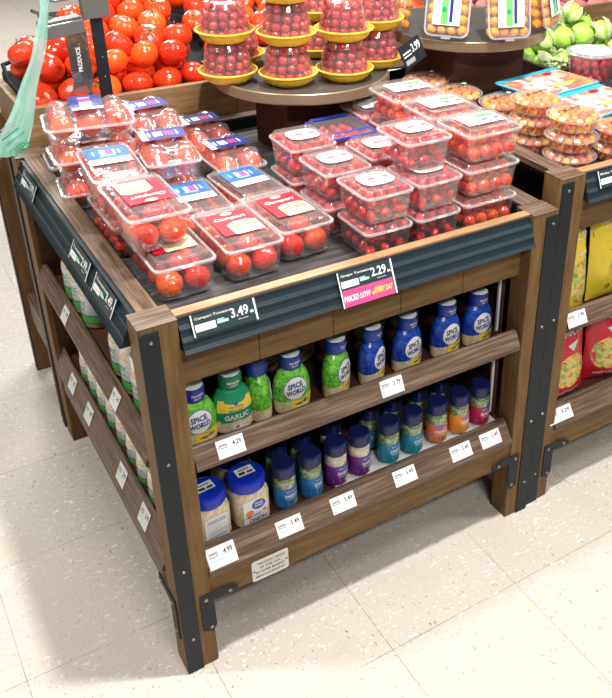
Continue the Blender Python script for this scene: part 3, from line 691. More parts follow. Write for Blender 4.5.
V_('vine', 0.405, 0.445, Z0, 'clear vine tomato box with light blue label beside the oval-label pints', 'green vine stem under the rightmost blue and white label', 0.06)
def cluster(x, y, z, label, rz=0, show=1.0):
    clam('cluster', (x, y, z), label, rz); lb = 'orange-red cluster tomato inside a domed navy-label box'; g = 'cluster tomatoes in the domed navy-label boxes'
    for cx, cy in cs6:
        X = x+cx*0.93*math.cos(rz)-cy*math.sin(rz); Y = y+cx*0.93*math.sin(rz)+cy*math.cos(rz)
        fruit('round_tomato', (X, Y, z+0.037), 0.0275*random.uniform(.94,1), lb, g, show)
P3 = 0.077
cluster(0.262, 0.610, Z0, 'domed tomato box beneath the navy-label one behind the blue-violet label', 0, 0.2)
cluster(0.268, 0.575, Z0+P3, 'domed box with navy label showing two big tomatoes, centre left of the tray', -0.12)
cluster(0.135, 0.650, Z0, 'lowest of the three stacked domed boxes at the back left', 1.45, 0.6)
cluster(0.130, 0.655, Z0+P3, 'middle of the three stacked domed boxes at the back left', 1.52, 0.8)
cluster(0.125, 0.645, Z0+2*P3, 'topmost domed navy-label box at the back left', 1.42)
cluster(0.150, 0.830, Z0, 'domed box in the back left corner of the tray, at the bottom', 1.5, 0.5)
cluster(0.165, 0.820, Z0+P3, 'domed box in the back left corner, on top of another', 1.52)
cluster(0.300, 0.815, Z0, 'domed navy-label tomato box by the back rim, left of the round stand', 0.0, 0.4)
cluster(0.305, 0.800, Z0+P3, 'upper domed navy-label box by the back rim', 0.05)
cluster(0.455, 0.845, Z0, 'domed navy-label box close to the round stand foot', 0.0)
cluster(0.446, 0.648, Z0, 'domed navy-label box just left of the oval-label pints', 0.03)
def pint(x, y, n, labels, show=1.0, rz=0, top=None):
    for k in range(n):
        dx, dy = (top if (top and k == n-1) else (0, 0))
        rz_ = rz+random.uniform(-.03,.03)
        clam('pint', (x+dx, y+dy, Z0+0.0775*k), labels[k], rz_, None)
        fill_box('grape_tomato', x+dx, y+dy, Z0+0.0775*k+0.003, 0.106, 0.118, 0.071, 0.0122, 'small red grape tomato inside a clear oval-label pint', 'grape tomatoes in the oval-label pints', rz_)
pint(0.5420, 0.118, 2, ['bottom oval-label pint of grape tomatoes at the front rim, left stack','upper oval-label pint in the front row, above the pink price strip'])
pint(0.5300, 0.262, 2, ['lower oval-label pint behind the front left pint stack','upper oval-label pint, second from the front in the left line of pints'])
pint(0.5350, 0.420, 2, ['lower oval-label pint at the back of the left line','upper oval-label pint at the back of the left line of pints'])
pint(0.6650, 0.120, 3, ['bottom pint of the three-high stack at the front rim','middle pint of the three-high oval-label stack','topmost oval-label pint of the three-high stack'], top=(-0.006, 0.034))
pint(0.6600, 0.290, 2, ['lower oval-label pint behind the three-high stack','upper oval-label pint directly behind the three-high stack'])
def stripe(x, y, n, labels):
    for k in range(n):
        rz_ = random.uniform(-.03,.03); z = Z0+0.0775*k
        clam('stripe', (x, y, z), labels[k], rz_)
        for lv in range(2):
            nx, ny = (4, 4) if lv == 0 else (4, 3)
            for i in range(nx):
                for j in range(ny):
                    r = 0.0145
                    fruit('cherry_tomato_large', (x+(i-(nx-1)/2)*0.0315+random.uniform(-.001,.001), y+(j-(ny-1)/2)*0.0295, z+0.003+r+lv*0.0275), r, 'round red tomato inside a clear box with green striped label', 'tomatoes in the green-striped label boxes', 1.0 if (i == 0 or j == 0 or lv) else 0)
FM['cherry_tomato_large'] = FM['round_tomato']
stripe(0.808, 0.126, 3, ['bottom green-striped label box at the front right of the tray','middle green-striped label box at the front right','topmost green-striped label box at the front right corner'])
stripe(0.806, 0.262, 3, ['bottom green-striped label box in the second stack from the front','middle green-striped label box in the second stack','topmost green-striped label box in the second stack from the front'])
stripe(0.803, 0.398, 3, ['bottom green-striped label box in the third stack from the front','middle green-striped label box in the third stack','topmost green-striped label box, third from the front, below the black sign'])
stripe(0.800, 0.534, 2, ['bottom green-striped label box farthest back','upper green-striped label box farthest back, by the round stand'])
clam('pint', (0.6620, 0.470, Z0), 'oval-label pint hidden under the blue-rimmed tomato tray')
fill_box('grape_tomato', 0.662, 0.470, Z0+0.003, 0.106, 0.118, 0.071, 0.0122, 'small red grape tomato inside a clear oval-label pint', 'grape tomatoes in the oval-label pints')
clam('bluerim', (0.6650, 0.475, Z0+0.0775), 'clear tomato tray with a bright blue rim in front of the round stand', 0.0, name='tomato_tray')
fill_box('grape_tomato', 0.665, 0.475, Z0+0.0805, 0.108, 0.128, 0.050, 0.0112, 'small red grape tomato inside the blue-rimmed tray', 'grape tomatoes in the blue-rimmed tray')

# ------------------------------------------------------------------ round stands
def stand(x, y, z, r, zfloor, label, ped):
    o = thing('round_stand', label, 'display stand', (x, y, zfloor))
    h = z-zfloor
    MB().lathe([(r-0.010,h-0.004),(r-0.008,h-0.026),(r-0.001,h-0.027),(r,h-0.024),(r,h-0.002),(r-0.002,h),(r-0.007,h-0.001),(r-0.008,h-0.005)], 'bronze', 64, cap0=False, cap1=False).build('rim', o)
    MB().lathe([(r-0.0085,h-0.020),(r-0.0085,h-0.006)], 'disc_top', 64).build('disc', o)
    mb = MB().box(-ped, ped, -ped, ped, 0, h-0.021, 'dark_wood'); mb.build('pedestal', o, 0.001)
    return o
stand(0.699, 0.731, 1.050, 0.226, Z0-0.002, 'round bronze-rimmed stand carrying yellow-tray tomato cups', 0.095)
ZR = 0.911
stand(1.206, 0.712, 1.115, 0.228, ZR-0.002, 'round bronze-rimmed stand carrying upright golden tomato boxes', 0.12)
# yellow tray cups
cup_t = MB()
n = 48
def sc_ring(r, z, amp): return [(r*(1+amp*math.cos(16*2*PI*i/n))*math.cos(2*PI*i/n), r*(1+amp*math.cos(16*2*PI*i/n))*math.sin(2*PI*i/n), z) for i in range(n)]
cup_t.loft([sc_ring(0.048,0.000,0.0), sc_ring(0.057,0.007,0.04), sc_ring(0.065,0.020,0.02), sc_ring(0.0700,0.026,0.0), sc_ring(0.0735,0.0255,0.0), sc_ring(0.0735,0.028,0), sc_ring(0.069,0.0285,0), sc_ring(0.062,0.013,0)], 'yellow_tray', True, True)
CUPT = cup_t.mesh('yellow_tray')
CUPD = MB().lathe([(0.0615,0.014),(0.062,0.022),(0.058,0.050),(0.051,0.082),(0.046,0.094),(0.036,0.0975)], 'clear_plastic', 32, cap0=False).mesh('dome')
CUPH = 0.099
def cup(x, y, k, label):
    o = thing('tomato_cup', label, 'tomato cup', (x, y, 1.0455+CUPH*k))
    put('yellow_tray', CUPT, o); put('dome', CUPD, o)
    lb = 'dark red cherry tomato inside a clear dome on a yellow tray'; g = 'cherry tomatoes in the yellow-tray cups'
    z0 = 1.0455+CUPH*k+0.0135; r = 0.0112
    for lv in range(4):
        z = z0+r+lv*r*1.75; R_ = 0.0590-0.0024*lv-r
        if lv >= 3: R_ -= 0.0015
        for q, rad in enumerate((R_, R_-2.05*r, R_-4.1*r)):
            if rad < 0: continue
            m_ = max(1, int(2*PI*rad/(2.06*r))) if rad > r else 1
            for i in range(m_):
                a = 2*PI*(i+0.5*(lv%2))/m_+0.3*k
                fruit('cherry_tomato', (x+rad*math.cos(a)+random.uniform(-.001,.001), y+rad*math.sin(a), z+random.uniform(-.0025,.0025)), r*random.uniform(.86,1.04), lb, g, 1.2-0.6*q if (q == 0 and math.sin(a) < 0.3) or lv == 3 else 0.0)
cups = [(0.500,0.742,2,'leftmost'),(0.620,0.652,3,'front middle-left'),(0.760,0.618,2,'front middle-right'),(0.890,0.680,2,'rightmost'),(0.585,0.880,1,'back left'),(0.800,0.850,2,'back right')]
nms = {0:'lower', 1:'upper', 2:'third-tier'}
for x, y, nn, who in cups:
    for k in range(nn): cup(x, y, k, f'{nms[k]} yellow-tray tomato cup in the {who} stack on the round stand' if nn > 1 else f'single yellow-tray tomato cup at the {who} of the round stand')
# sign on a clip by the stand
o = thing('clip_sign', 'small black price sign on a metal clip at the edge of the round stand', 'sign', (0.905, 0.583, 1.052))
MB().tube([(-0.03,0.01,0.0),(0.0,0.0,0.004),(0.02,-0.004,0.012),(0.03,-0.004,0.03)], 0.0022, 'steel').build('clip_arm', o)
mb = MB(); u = Vector((0.88,0.30,0.25)).normalized(); v = Vector((-0.12,0.30,0.95)); v = (v-u*v.dot(u)).normalized(); nn_ = u.cross(v)
c = Vector((0.030,-0.010,0.045))
cc = [c+u*a*0.042+v*b_*0.030+nn_*d for d in (-0.003,0.0) for a, b_ in ((-1,-1),(1,-1),(1,1),(-1,1))]
mb.add(cc, [(3,2,1,0),(4,5,6,7),(0,1,5,4),(1,2,6,5),(2,3,7,6),(3,0,4,7)], 'black_metal'); mb.build('sign_plate', o)
mb = MB(); p = Print(mb, planar(c, u, v)); p.text('3.99', 0.018, 0.010, 0.034, 0.022, 'white_print', 0); p.rect(-0.036,-0.004,0.006,0.010,'white_print'); p.rect(-0.036,-0.004,-0.002,0.001,'white_print'); p.rect(-0.036,0.0,-0.022,-0.010,'grey_ink'); mb.build('sign_print', o)

# golden tomato boxes on the second stand (standing upright, label towards the front)
def lab_gold(p, w_, d):
    p.rect(-0.036, 0.036, -0.068, 0.085, 'white_print', 0); p.rect(-0.014, 0.004, -0.066, 0.083, 'lime_print', 1)
    p.rect(0.008, 0.016, -0.060, 0.083, 'navy_print', 1); p.ell(-0.006, -0.030, 0.006, 0.007, 'green_print', 2); p.rect(0.020, 0.031, 0.0, 0.075, 'blue_print', 1); p.rect(0.022, 0.029, 0.010, 0.018, 'white_print', 2)
clam_meshes('gold', 0.118, 0.195, 0.046, 0.012, ribs=0, rr_=0.018, label_fn=lab_gold)
for (x, y, a, tl, lb) in ((1.010, 0.740, -1.30, 1.32, 'upright golden tomato box partly cut off, leftmost on the right round stand'),(1.080, 0.606, -0.86, 1.34, 'upright golden tomato box, second from the left on the right round stand'),(1.182, 0.530, -0.28, 1.36, 'upright golden tomato box, third from the left on the right round stand'),(1.322, 0.572, 0.50, 1.34, 'upright golden tomato box turned sideways at the right end of the round stand')):
    R = Matrix.Rotation(a, 4, 'Z') @ Matrix.Rotation(tl, 4, 'X')
    low = 1.1120+0.0975*math.sin(tl)+0.004
    o = clam('gold', (x, y, low), lb, tilt=R.to_euler())
    for i in range(4):
        for j in range(7):
            q = R @ Vector(((i-1.5)*0.0265, (j-3)*0.0262, 0.0))
            for lv in (0.0155, 0.0425):
                s_ = R @ Vector(((i-1.5)*0.0265+random.uniform(-.001,.001), (j-3)*0.0262, lv))
                fruit('golden_tomato', (x+s_.x, y+s_.y, low+s_.z), 0.0128, 'golden yellow tomato inside an upright clear box', 'golden tomatoes in the upright boxes', 1.0 if lv > 0.03 else 0.2)

# medley bowls on the right table
mt = MB().lathe([(0.040,0.001),(0.048,0.004),(0.058,0.030),(0.0595,0.033)], 'clear_plastic', 36, cap1=False); mt.lathe([(0.0595,0.033),(0.064,0.034),(0.0635,0.031)], 'rim_plastic', 36, cap0=False, cap1=False)
MTUB = mt.mesh('bowl')
ml = MB().lathe([(0.064,0.0355),(0.0595,0.0355),(0.056,0.041),(0.050,0.044),(0.0,0.0465)], 'clear_lid', 36, cap0=False, cap1=False); MLID = ml.mesh('lid')
mlb = MB(); p = Print(mlb, planar((0,0,0.047),(1,0,0),(0,1,0)), 0.0004)
p.text('Medley', -0.004, 0.006, 0.060, 0.020, 'dark_ink', 0, 0.01, 0.3); p.rect(-0.030, 0.025, -0.010, -0.0075, 'coral_label', 0); p.poly([(0.030,0.016),(0.044,0.020),(0.046,0.010),(0.034,0.006)], 'pale_green', 0); MLAB = mlb.mesh('lid_print')
def medley(x, y, n, where):
    for k in range(n):
        z = ZR+0.0475*k
        o = thing('tomato_bowl', (('topmost','middle','bottom')[n-1-k] if n == 3 else ('upper','lower')[n-1-k] if n == 2 else 'single')+' clear bowl of mixed tomatoes, '+where, 'tomato bowl', (x, y, z), 0.25)
        put('bowl', MTUB, o); put('lid', MLID, o)
        if k == n-1: put('lid_print', MLAB, o)
        r = 0.0098
        for lv in range(2):
            for rad in (0.0455+0.004*lv-r*0.2, 0.0245, 0.0):
                m_ = max(1, int(2*PI*rad/(2.08*r))) if rad > 0.005 else 1
                for i in range(m_):
                    a = 2*PI*(i+0.5*lv)/m_
                    rd = rad-0.004*(1-lv)
                    fruit('medley_tomato', (x+max(0,rd)*math.cos(a), y+max(0,rd)*math.sin(a), z+0.003+r+lv*0.0175), r*random.uniform(.9,1), 'small yellow, orange or red tomato inside a clear medley bowl', 'mixed small tomatoes in the medley bowls', 1.0 if rad > 0.03 and math.sin(a) < 0.5 else 0.1)
medley(1.078, 0.120, 3, 'nearest the corner post of the right table')
medley(1.082, 0.254, 3, 'second stack from the corner post')
medley(1.092, 0.388, 2, 'third stack from the corner post')
medley(1.040, 0.510, 2, 'fourth stack, by the right round stand')
medley(1.030, 0.645, 2, 'farthest back, left of the right round stand')
medley(1.215, 0.100, 2, 'near the right picture edge')
# flat snack trays
def snack(x, y, z, label, rz):
    o = thing('snack_tray', label, 'snack tray', (x, y, z), rz)
    MB().loft([rr(0.20,0.13,0.02,0.0), rr(0.235,0.165,0.02,0.022), rr(0.245,0.175,0.02,0.023)], 'clear_plastic', True, False).build('tub', o)
    MB().loft([rr(0.245,0.175,0.02,0.0232), rr(0.248,0.178,0.02,0.0245), rr(0.236,0.166,0.016,0.0262)], 'cyan_print', False, False).build('rim', o)
    MB().loft([rr(0.236,0.166,0.016,0.0262), rr(0.20,0.13,0.012,0.0275)], 'snack_art', False, True).build('film', o)
    mb = MB(); p = Print(mb, planar((0,0,0.0278),(1,0,0),(0,1,0)))
    p.rect(-0.118,0.118,0.060,0.080,'cyan_print'); p.text('Snack Tray', -0.01, 0.015, 0.13, 0.028, 'white_print', 0, 0.02, 0.3); p.ell(-0.095,-0.055,0.016,0.014,'violet_label'); p.ell(0.05,0.045,0.016,0.010,'red_print',1); p.rect(-0.03,0.07,-0.045,-0.035,'yellow_print'); mb.build('film_print', o)
for k, (y, ww) in enumerate(((0.085,'nearest the front'),(0.268,'in the middle'),(0.452,'farthest back'))):
    for j in range(3):
        if y < 0.1 and j < 0: continue
        snack(1.292+0.004*j if y > 0.1 else 1.405, y+0.002*j, ZR+0.0295*j, f'{("bottom","middle","top")[j]} blue-rimmed snack tray of the stack {ww} on the right table', 0.08 if j < 2 else 0.14)
# lidded bowls of red tomatoes
def bigbowl(x, y, label):
    o = thing('tomato_bucket', label, 'tomato bucket', (x, y, ZR))
    mb = MB().lathe([(0.046,0.002),(0.054,0.006),(0.066,0.120),(0.067,0.126)], 'clear_plastic', 40, cap1=False); mb.build('bucket', o)
    mb = MB().lathe([(0.067,0.126),(0.073,0.128),(0.0735,0.132),(0.070,0.135),(0.058,0.136)], 'vein_plastic', 40, cap0=False, cap1=False); mb.lathe([(0.058,0.136),(0.056,0.1345)], 'white_print', 40, cap0=False); mb.build('lid', o)
    r = 0.0125
    for lv in range(5):
        for rad in (0.0405+0.0022*lv, 0.0175):
            m_ = max(1, int(2*PI*rad/(2.05*r)))
            for i in range(m_):
                a = 2*PI*(i+0.5*(lv%2))/m_
                fruit('bucket_tomato', (x+rad*math.cos(a), y+rad*math.sin(a), ZR+0.005+r+lv*0.0222), r, 'red grape tomato inside a clear lidded bucket', 'grape tomatoes in the lidded buckets', 1.0 if rad > 0.03 else 0)
FM['bucket_tomato'] = FM['grape_tomato']
bigbowl(1.500, 0.500, 'clear lidded bucket of red tomatoes in front of the green tomatillos')
bigbowl(1.522, 0.330, 'clear lidded bucket of red tomatoes cut off by the right picture edge')

# ------------------------------------------------------------------ green crate at the back right
o = thing('wooden_crate', 'low wooden crate holding pale green tomatillos at the back right', 'crate', (1.46, 0.600, ZR))
for a in ((0,0.40,0,0.014,0,0.055),(0,0.40,0.30,0.314,0,0.055),(0,0.014,0.014,0.30,0,0.055),(0.386,0.40,0.014,0.30,0,0.055)):
    MB().box(*a, 'dark_wood').build('crate_side', o, 0.001)
MB().box(0.014,0.386,0.014,0.30,0,0.006,'dark_wood').build('crate_base', o)
hus = MB()
for i in range(5):
    a = 2*PI*i/5+0.2
    pts = []
    for j in range(5):
        t = j/4; r_ = 1.08+0.10*t; el = -1.2+1.9*t; wd = 0.62*math.sin(PI*min(1,t*0.9+0.12))
        for s_ in (-1,0,1):
            aa = a+s_*wd*0.75
            pts.append((r_*math.cos(el)*math.cos(aa), r_*math.cos(el)*math.sin(aa), r_*math.sin(el)+(0.12 if s_ else 0)))
    hus.add(pts, [[j*3+k, j*3+k+1, (j+1)*3+k+1, (j+1)*3+k] for j in range(4) for k in (0,1)], 'husk', True)
HUSK = hus.mesh('husk'); TOMO = sphere_mesh('tomatillo', 'tomatillo', (1,1,0.9), 16, 10)
def tomatillo(x, y, z, r):
    m_ = put('tomatillo', TOMO); m_.location = (x, y, z); m_.scale = (r,r,r); m_.rotation_euler = (random.uniform(-1.2,1.2), random.uniform(-1.2,1.2), random.uniform(0,6))
    tag(m_, 'pale green tomatillo with papery husk in the back right crate', 'tomatillo', 'tomatillos heaped in the crate')
    put('husk', HUSK, m_)
for lv, (nx, ny) in enumerate(((5,3),(4,2),(2,1))):
    for i in range(nx):
        for j in range(ny):
            tomatillo(1.665+(i-(nx-1)/2)*0.080, 0.785+(j-(ny-1)/2)*0.084+0.01*lv, ZR+0.046+0.056*lv, random.uniform(0.033,0.039))
sp = MB()
for i in range(90): sp.sphere((random.uniform(-.075,.075), random.uniform(-.028,.03), random.uniform(0.006,0.03)), random.uniform(0.005,0.009), 'sprout', 6, 5, (1,1.3,0.8))
s_o = sp.build('sprouts'); s_o.location = (1.555, 0.655, ZR+0.045)
tag(s_o, 'loose pale green sprouts in the front corner of the tomatillo crate', 'sprouts', None, 'stuff')
# red potatoes farther back
o = thing('produce_crate', 'dark crate of red potatoes along the top right edge', 'crate', (1.55, 1.12, 0.0))
MB().box(0,0.9,0,0.5,0,0.94,'dark_wood').build('crate_base', o); MB().box(0,0.9,-0.016,0,0.90,1.00,'bin_wood_shaded').build('crate_side', o, 0.001)
PT = sphere_mesh('red_potato', 'red_potato', (1.25,0.95,0.85), 14, 9)
for i in range(9):
    for j in range(4):
        q = put('red_potato', PT); q.location = (1.60+0.098*i+0.03*(j%2), 1.175+0.095*j, 0.976+0.02*j); r = random.uniform(0.034,0.038); q.scale = (r,r,r); q.rotation_euler = (random.uniform(-.3,.3), random.uniform(-.3,.3), random.uniform(-.3,.3))
        tag(q, 'dusty red potato in the dark crate at the top right', 'potato', 'red potatoes in the far crate')

# ------------------------------------------------------------------ loose tomatoes in the bin
TL = 'large ripe orange-red tomato piled in the wooden bin'; TG = 'loose tomatoes piled in the wooden bin'
def pile(nj, ni, x0, y0, z0, st, sx=0.0835, sy=0.074, skip=lambda i, j: False):
    for j in range(nj):
        for i in range(ni):
            x = x0+sx*i+(st if j % 2 else 0)
            if skip(i, j) or x > 0.56 or x < 0.10: continue
            y = y0+sy*j
            fruit('tomato', (x+random.uniform(-.003,.003), y+random.uniform(-.003,.003), z0+(y-1.007)*0.325+random.uniform(-.004,.006)), random.uniform(0.0395,0.043), TL, TG, 1.0, Euler((random.uniform(-1.0,1.0), random.uniform(-1.0,1.0), random.uniform(0,6))))
pile(7, 6, 0.112, 1.052, 0.958, 0.040, skip=lambda i, j: i < {4:2, 5:3, 6:4}.get(j, 0))
pile(6, 6, 0.150, 1.092, 1.008, -0.040, skip=lambda i, j: i < {2:1, 3:2, 4:3, 5:3}.get(j, 0))
# second heap behind the round stand
o = thing('produce_stand', 'dark stand behind the round stand, heaped with more tomatoes', 'produce stand', (0.625, 1.20, 0))
MB().box(0,0.84,0,0.55,0,0.90,'dark_wood').build('base', o); MB().box(0,0.84,-0.018,0,0.86,0.985,'bin_wood_shaded').build('bin_front', o, 0.001)
MB().prism([(0.0,0.90),(0.55,0.90),(0.55,1.06),(0.0,0.93)], 0.0, 0.84, 'x', 'black_panel').build('bin_slope', o)
for j in range(6):
    for i in range(10):
        x = 0.67+0.082*i+(0.035 if j % 2 else 0); y = 1.245+0.08*j
        fruit('tomato', (x, y, 0.985+0.236*(y-1.2)+random.uniform(0,.012)), random.uniform(0.039,0.042), 'large red tomato heaped behind the round stand', 'tomatoes heaped behind the round stand', 0.5, Euler((random.uniform(-1.0,1.0), random.uniform(-1.0,1.0), random.uniform(0,6))))

# ------------------------------------------------------------------ pole, tag frame and bag over the bin
o = thing('bag_stand_pole', 'dark flat pole with grey clamp standing before the tomato bin', 'pole', (0.262, 0.9765, 0.86))
MB().box(-0.018, 0.012, -0.004, 0.004, 0.0, 0.60, 'black_metal').build('pole', o, 0.001)
MB().box(-0.036, 0.030, -0.014, 0.010, 0.318, 0.46, 'grey_metal').build('clamp', o, 0.002)
s = MB()
for zz in (0.12, 0.17, 0.22): s.sphere((-0.002,-0.0045,zz), 0.003, 'steel', 8, 6)
s.build('screw', o)
MB().tube([(-0.036,-0.004,0.30),(-0.08,-0.02,0.315),(-0.16,-0.05,0.36)], 0.004, 'steel').build('arm', o); MB().tube([(-0.036,0.002,0.37),(-0.10,-0.02,0.37),(-0.17,-0.04,0.40)], 0.003, 'steel').build('arm', o)
o = thing('sign_holder', 'black and clear hanging sign holder with white vertical lettering, over the bin', 'sign holder', (0.165, 0.930, 1.06), 0.35)
MB().box(-0.055, 0.052, -0.018, 0.020, 0.095, 0.128, 'smoked_plastic').build('top_block', o, 0.003)
MB().box(-0.055, 0.052, -0.012, 0.018, 0.128, 0.135, 'grey_metal').build('bracket', o, 0.002)
MB().box(0.004, 0.052, -0.010, -0.007, -0.030, 0.098, 'smoked_plastic').build('back_plate', o, 0.001)
MB().box(-0.004, 0.054, -0.016, -0.014, -0.032, 0.10, 'smoke_sheet').build('clear_plate', o)
mb = MB(); mb.add([(-0.040,-0.060,-0.026),(0.004,-0.075,-0.034),(0.050,-0.016,-0.032),(-0.004,-0.012,-0.026)], [(0,1,2,3)], 'smoke_sheet'); mb.build('bottom_plate', o)
mb = MB(); p = Print(mb, planar((0.022,-0.0165,0.035),(0,0,1),(-1,0,0))); p.text('PRODUCE', 0, 0, 0.060, 0.012, 'white_print', 0, 0.02); mb.build('lettering', o)
# thin produce bag hanging from its roll
N_ = 26; vs = []
path = [Vector((0.125,0.86,1.345)), Vector((0.125,0.868,1.25)), Vector((0.095,0.875,1.14)), Vector((0.045,0.880,1.03)), Vector((0.015,0.880,0.965)), Vector((-0.018,0.880,0.900))]
wid = [0.010, 0.014, 0.022, 0.030, 0.042, 0.048]
mb = MB(); K = 7
rows = []
for i in range(N_+1):
    t = i/N_*(len(path)-1); a = min(int(t), len(path)-2); f = t-a
    c = path[a].lerp(path[a+1], f); w_ = wid[a]*(1-f)+wid[a+1]*f
    rows.append([(c.x+(k/(K-1)-0.5)*w_*2*0.92, c.y+0.010*math.sin(k*2.3+i*0.12)*(w_/0.04), c.z+(k/(K-1)-0.5)*0.03+0.0015*math.sin(i+k)) for k in range(K)])
for off in (0, 0.004):
    mb.add([(x,y+off+0.002*math.sin(z*60)*(off>0),z) for r_ in rows for x,y,z in r_], [[i*K+k, i*K+k+1, (i+1)*K+k+1, (i+1)*K+k] for i in range(N_) for k in range(K-1)], 'bag_film', True)
bg = mb.build('plastic_bag'); tag(bg, 'thin pale green plastic produce bag hanging at the upper left', 'plastic bag')
mb = MB(); p = Print(mb, planar((0.000,0.862,0.945),(0.80,0,0.45),(-0.50,0,0.85)))
p.text('GREEN', -0.006, -0.026, 0.050, 0.020, 'green_print', 0, 0.02); p.text('produce bag', 0.004, 0.000, 0.050, 0.008, 'green_print', 0); p.rect(-0.022, 0.026, 0.014, 0.017, 'green_print')
for k in range(3): p.rect(-0.020, 0.024, 0.022+0.006*k, 0.0245+0.006*k, 'grey_ink')
mb.build('bag_print', bg)

# ------------------------------------------------------------------ bottles and jars
def prof_r(prof, z):
    for (r0, z0), (r1, z1) in zip(prof, prof[1:]):
        if z0 <= z <= z1: return r0+(r1-r0)*(z-z0)/(z1-z0+1e-9)
    return prof[-1][0]
SQ = [(0.037,0.0),(0.0405,0.004),(0.0425,0.032),(0.0415,0.062),(0.037,0.080),(0.029,0.094),(0.0215,0.102),(0.0215,0.106)]
def body_map(prof, rb):
    def fn(u, v, h):
        r = prof_r(prof, v); a = u/0.040
        x, y = r*math.sin(a), -r*rb*math.cos(a)
        n = Vector((x/r/r*1.0, y/(r*rb)**2, 0)).normalized()
        return (x+n.x*h, y+n.y*h, v)
    return fn
def squeeze(kind):
    rb = 0.64; out = []
    b_ = MB(); band = 'garlic_green' if kind == 'green' else 'garlic_blue' if kind == 'blue' else 'green_print'
    prof = SQ
    fn = body_map(prof, rb)
    mb = MB()
    zs = [(prof_r(prof, z), z) for z in (0.0,0.004,0.018,0.032,0.045,0.062,0.072,0.080,0.087,0.094,0.102,0.106)]
    mats = ['minced_garlic' if z < 0.020 else band for r, z in zs[:-1]]
    if kind == 'organic': mats = ['minced_garlic' if z < 0.025 else 'green_print' for r, z in zs[:-1]]
    mb.lathe(zs, 'minced_garlic', 36, 1, rb, mats=mats); bo = mb.mesh('bottle_body')
    cap = MB()
    cm = 'cap_green' if kind == 'organic' else 'cap_blue'
    cr0 = 0.0225 if kind != 'organic' else 0.0235
    cap.lathe([(cr0*0.98,0.104),(cr0,0.106),(cr0,0.128),(cr0*0.93,0.134)], cm, 32, cap0=True, cap1=False); 
    cap.lathe([(cr0*0.93,0.134),(cr0*0.90,0.1345),(cr0*0.86,0.1335)], 'cap_white', 32, cap0=False)
    fn2 = lambda u, v, h: ((cr0+h)*math.sin(u/cr0), -(cr0+h)*math.cos(u/cr0), v)
    p = Print(cap, fn2); p.text('SQUEEZE' if kind != 'organic' else 'MINCED', 0, 0.119, 0.026, 0.005, 'white_print', 0); p.text('garlic', 0, 0.1125, 0.016, 0.003, 'white_print', 0)
    lab = MB(); p = Print(lab, fn)
    if kind == 'organic':
        p.rect(-0.042, 0.042, 0.052, 0.080, 'yellow_print', 0, 10, 3); p.ell(0, 0.079, 0.026, 0.009, 'green_print', 1)
        p.rect(-0.034, 0.034, 0.028, 0.050, 'green_print', 1, 8, 1); p.poly([(-0.022,0.052),(0.022,0.052),(0.020,0.064),(0.0,0.072),(-0.020,0.064)], 'white_print', 1)
        p.text('GARLIC', 0, 0.040, 0.050, 0.012, 'white_print', 2, 0.03); p.text('MINCED', 0, 0.055, 0.028, 0.005, 'green_print', 2, 0.01); p.text('SPICE WORLD', 0, 0.0635, 0.028, 0.004, 'blue_print', 2, 0.02); p.ell(0, 0.070, 0.0045, 0.0035, 'blue_print', 2); p.text('ORGANIC', 0, 0.031, 0.022, 0.003, 'yellow_print', 2)
        p.ell(0, 0.016, 0.014, 0.011, 'white_print', 2); p.ell(0, 0.016, 0.012, 0.009, 'green_print', 3); p.ell(0, 0.016, 0.011, 0.008, 'white_print', 4); p.ell(-0.001, 0.016, 0.004, 0.004, 'pink', 5)
    else:
        p.rect(-0.016, 0.046, 0.012, 0.034, 'yellow_print', 1, 10, 1)
        p.ell(-0.004, 0.0600, 0.0275, 0.0265, 'blue_print', 2, 28); p.ell(-0.004, 0.0600, 0.0260, 0.0250, 'white_print', 3, 28)
        p.text('SPICE', -0.005, 0.0675, 0.034, 0.0125, 'navy_print', 4, 0.04, 0, 0.06); p.text('WORLD', -0.004, 0.0525, 0.042, 0.0125, 'navy_print', 4, 0.04, 0, 0.06)
        p.text('garlic', 0.010, 0.0210, 0.036, 0.012, 'navy_print', 2, 0.03, 0, 0.05); p.text('minced', 0.010, 0.0305, 0.020, 0.003, 'navy_print', 2)
    la = lab.mesh('bottle_label')
    # pattern leaves printed round the shoulder
    return bo, cap.mesh('cap'), la
SQM = {k: squeeze(k) for k in ('green','blue','organic')}
def bottle(kind, x, y, z, rz, label, group=None, s=1.0):
    o = thing('garlic_bottle', label, 'garlic bottle', (x, y, z), rz, group); o.scale = (s, s, s)
    for n_, me in zip(('bottle_body','cap','bottle_label'), SQM[kind]): put(n_, me, o)
S1 = 0.5455
row = [('green',0.108,0.080,0.10,'green squeeze garlic bottle at the left end, beside the corner post'),
 ('organic',0.186,0.084,-0.05,'green-capped garlic bottle with white and yellow label'),
 ('green',0.248,0.096,1.35,'green garlic bottle turned sideways so its logo is hidden'),
 ('green',0.316,0.080,0.08,'green garlic bottle facing forward, right of the sideways one'),
 ('green',0.422,0.080,0.62,'green garlic bottle next to the first blue bottle, label turned right'),
 ('blue',0.511,0.080,0.62,'leftmost blue squeeze garlic bottle, label turned right'),
 ('blue',0.602,0.078,0.30,'second blue squeeze garlic bottle from the left'),
 ('blue',0.708,0.078,0.20,'third blue squeeze garlic bottle from the left'),
 ('blue',0.799,0.078,0.12,'rightmost blue squeeze garlic bottle by the right post')]
for k, x, y, rz, lb in row: bottle(k, x, y, S1, rz, lb)
for i, (k, x, rz, lb) in enumerate((('green',0.325,0.2,'shadowed green garlic bottle in the second row, behind the front one'),('green',0.415,0.4,'shadowed green garlic bottle behind the one turned right'),('blue',0.505,0.3,'shadowed blue garlic bottle behind the leftmost blue one'),('blue',0.60,0.1,'shadowed blue garlic bottle behind the second blue one'),('blue',0.70,0.2,'shadowed blue garlic bottle behind the third blue one'))):
    bottle(k, x, 0.235, S1, rz, lb)

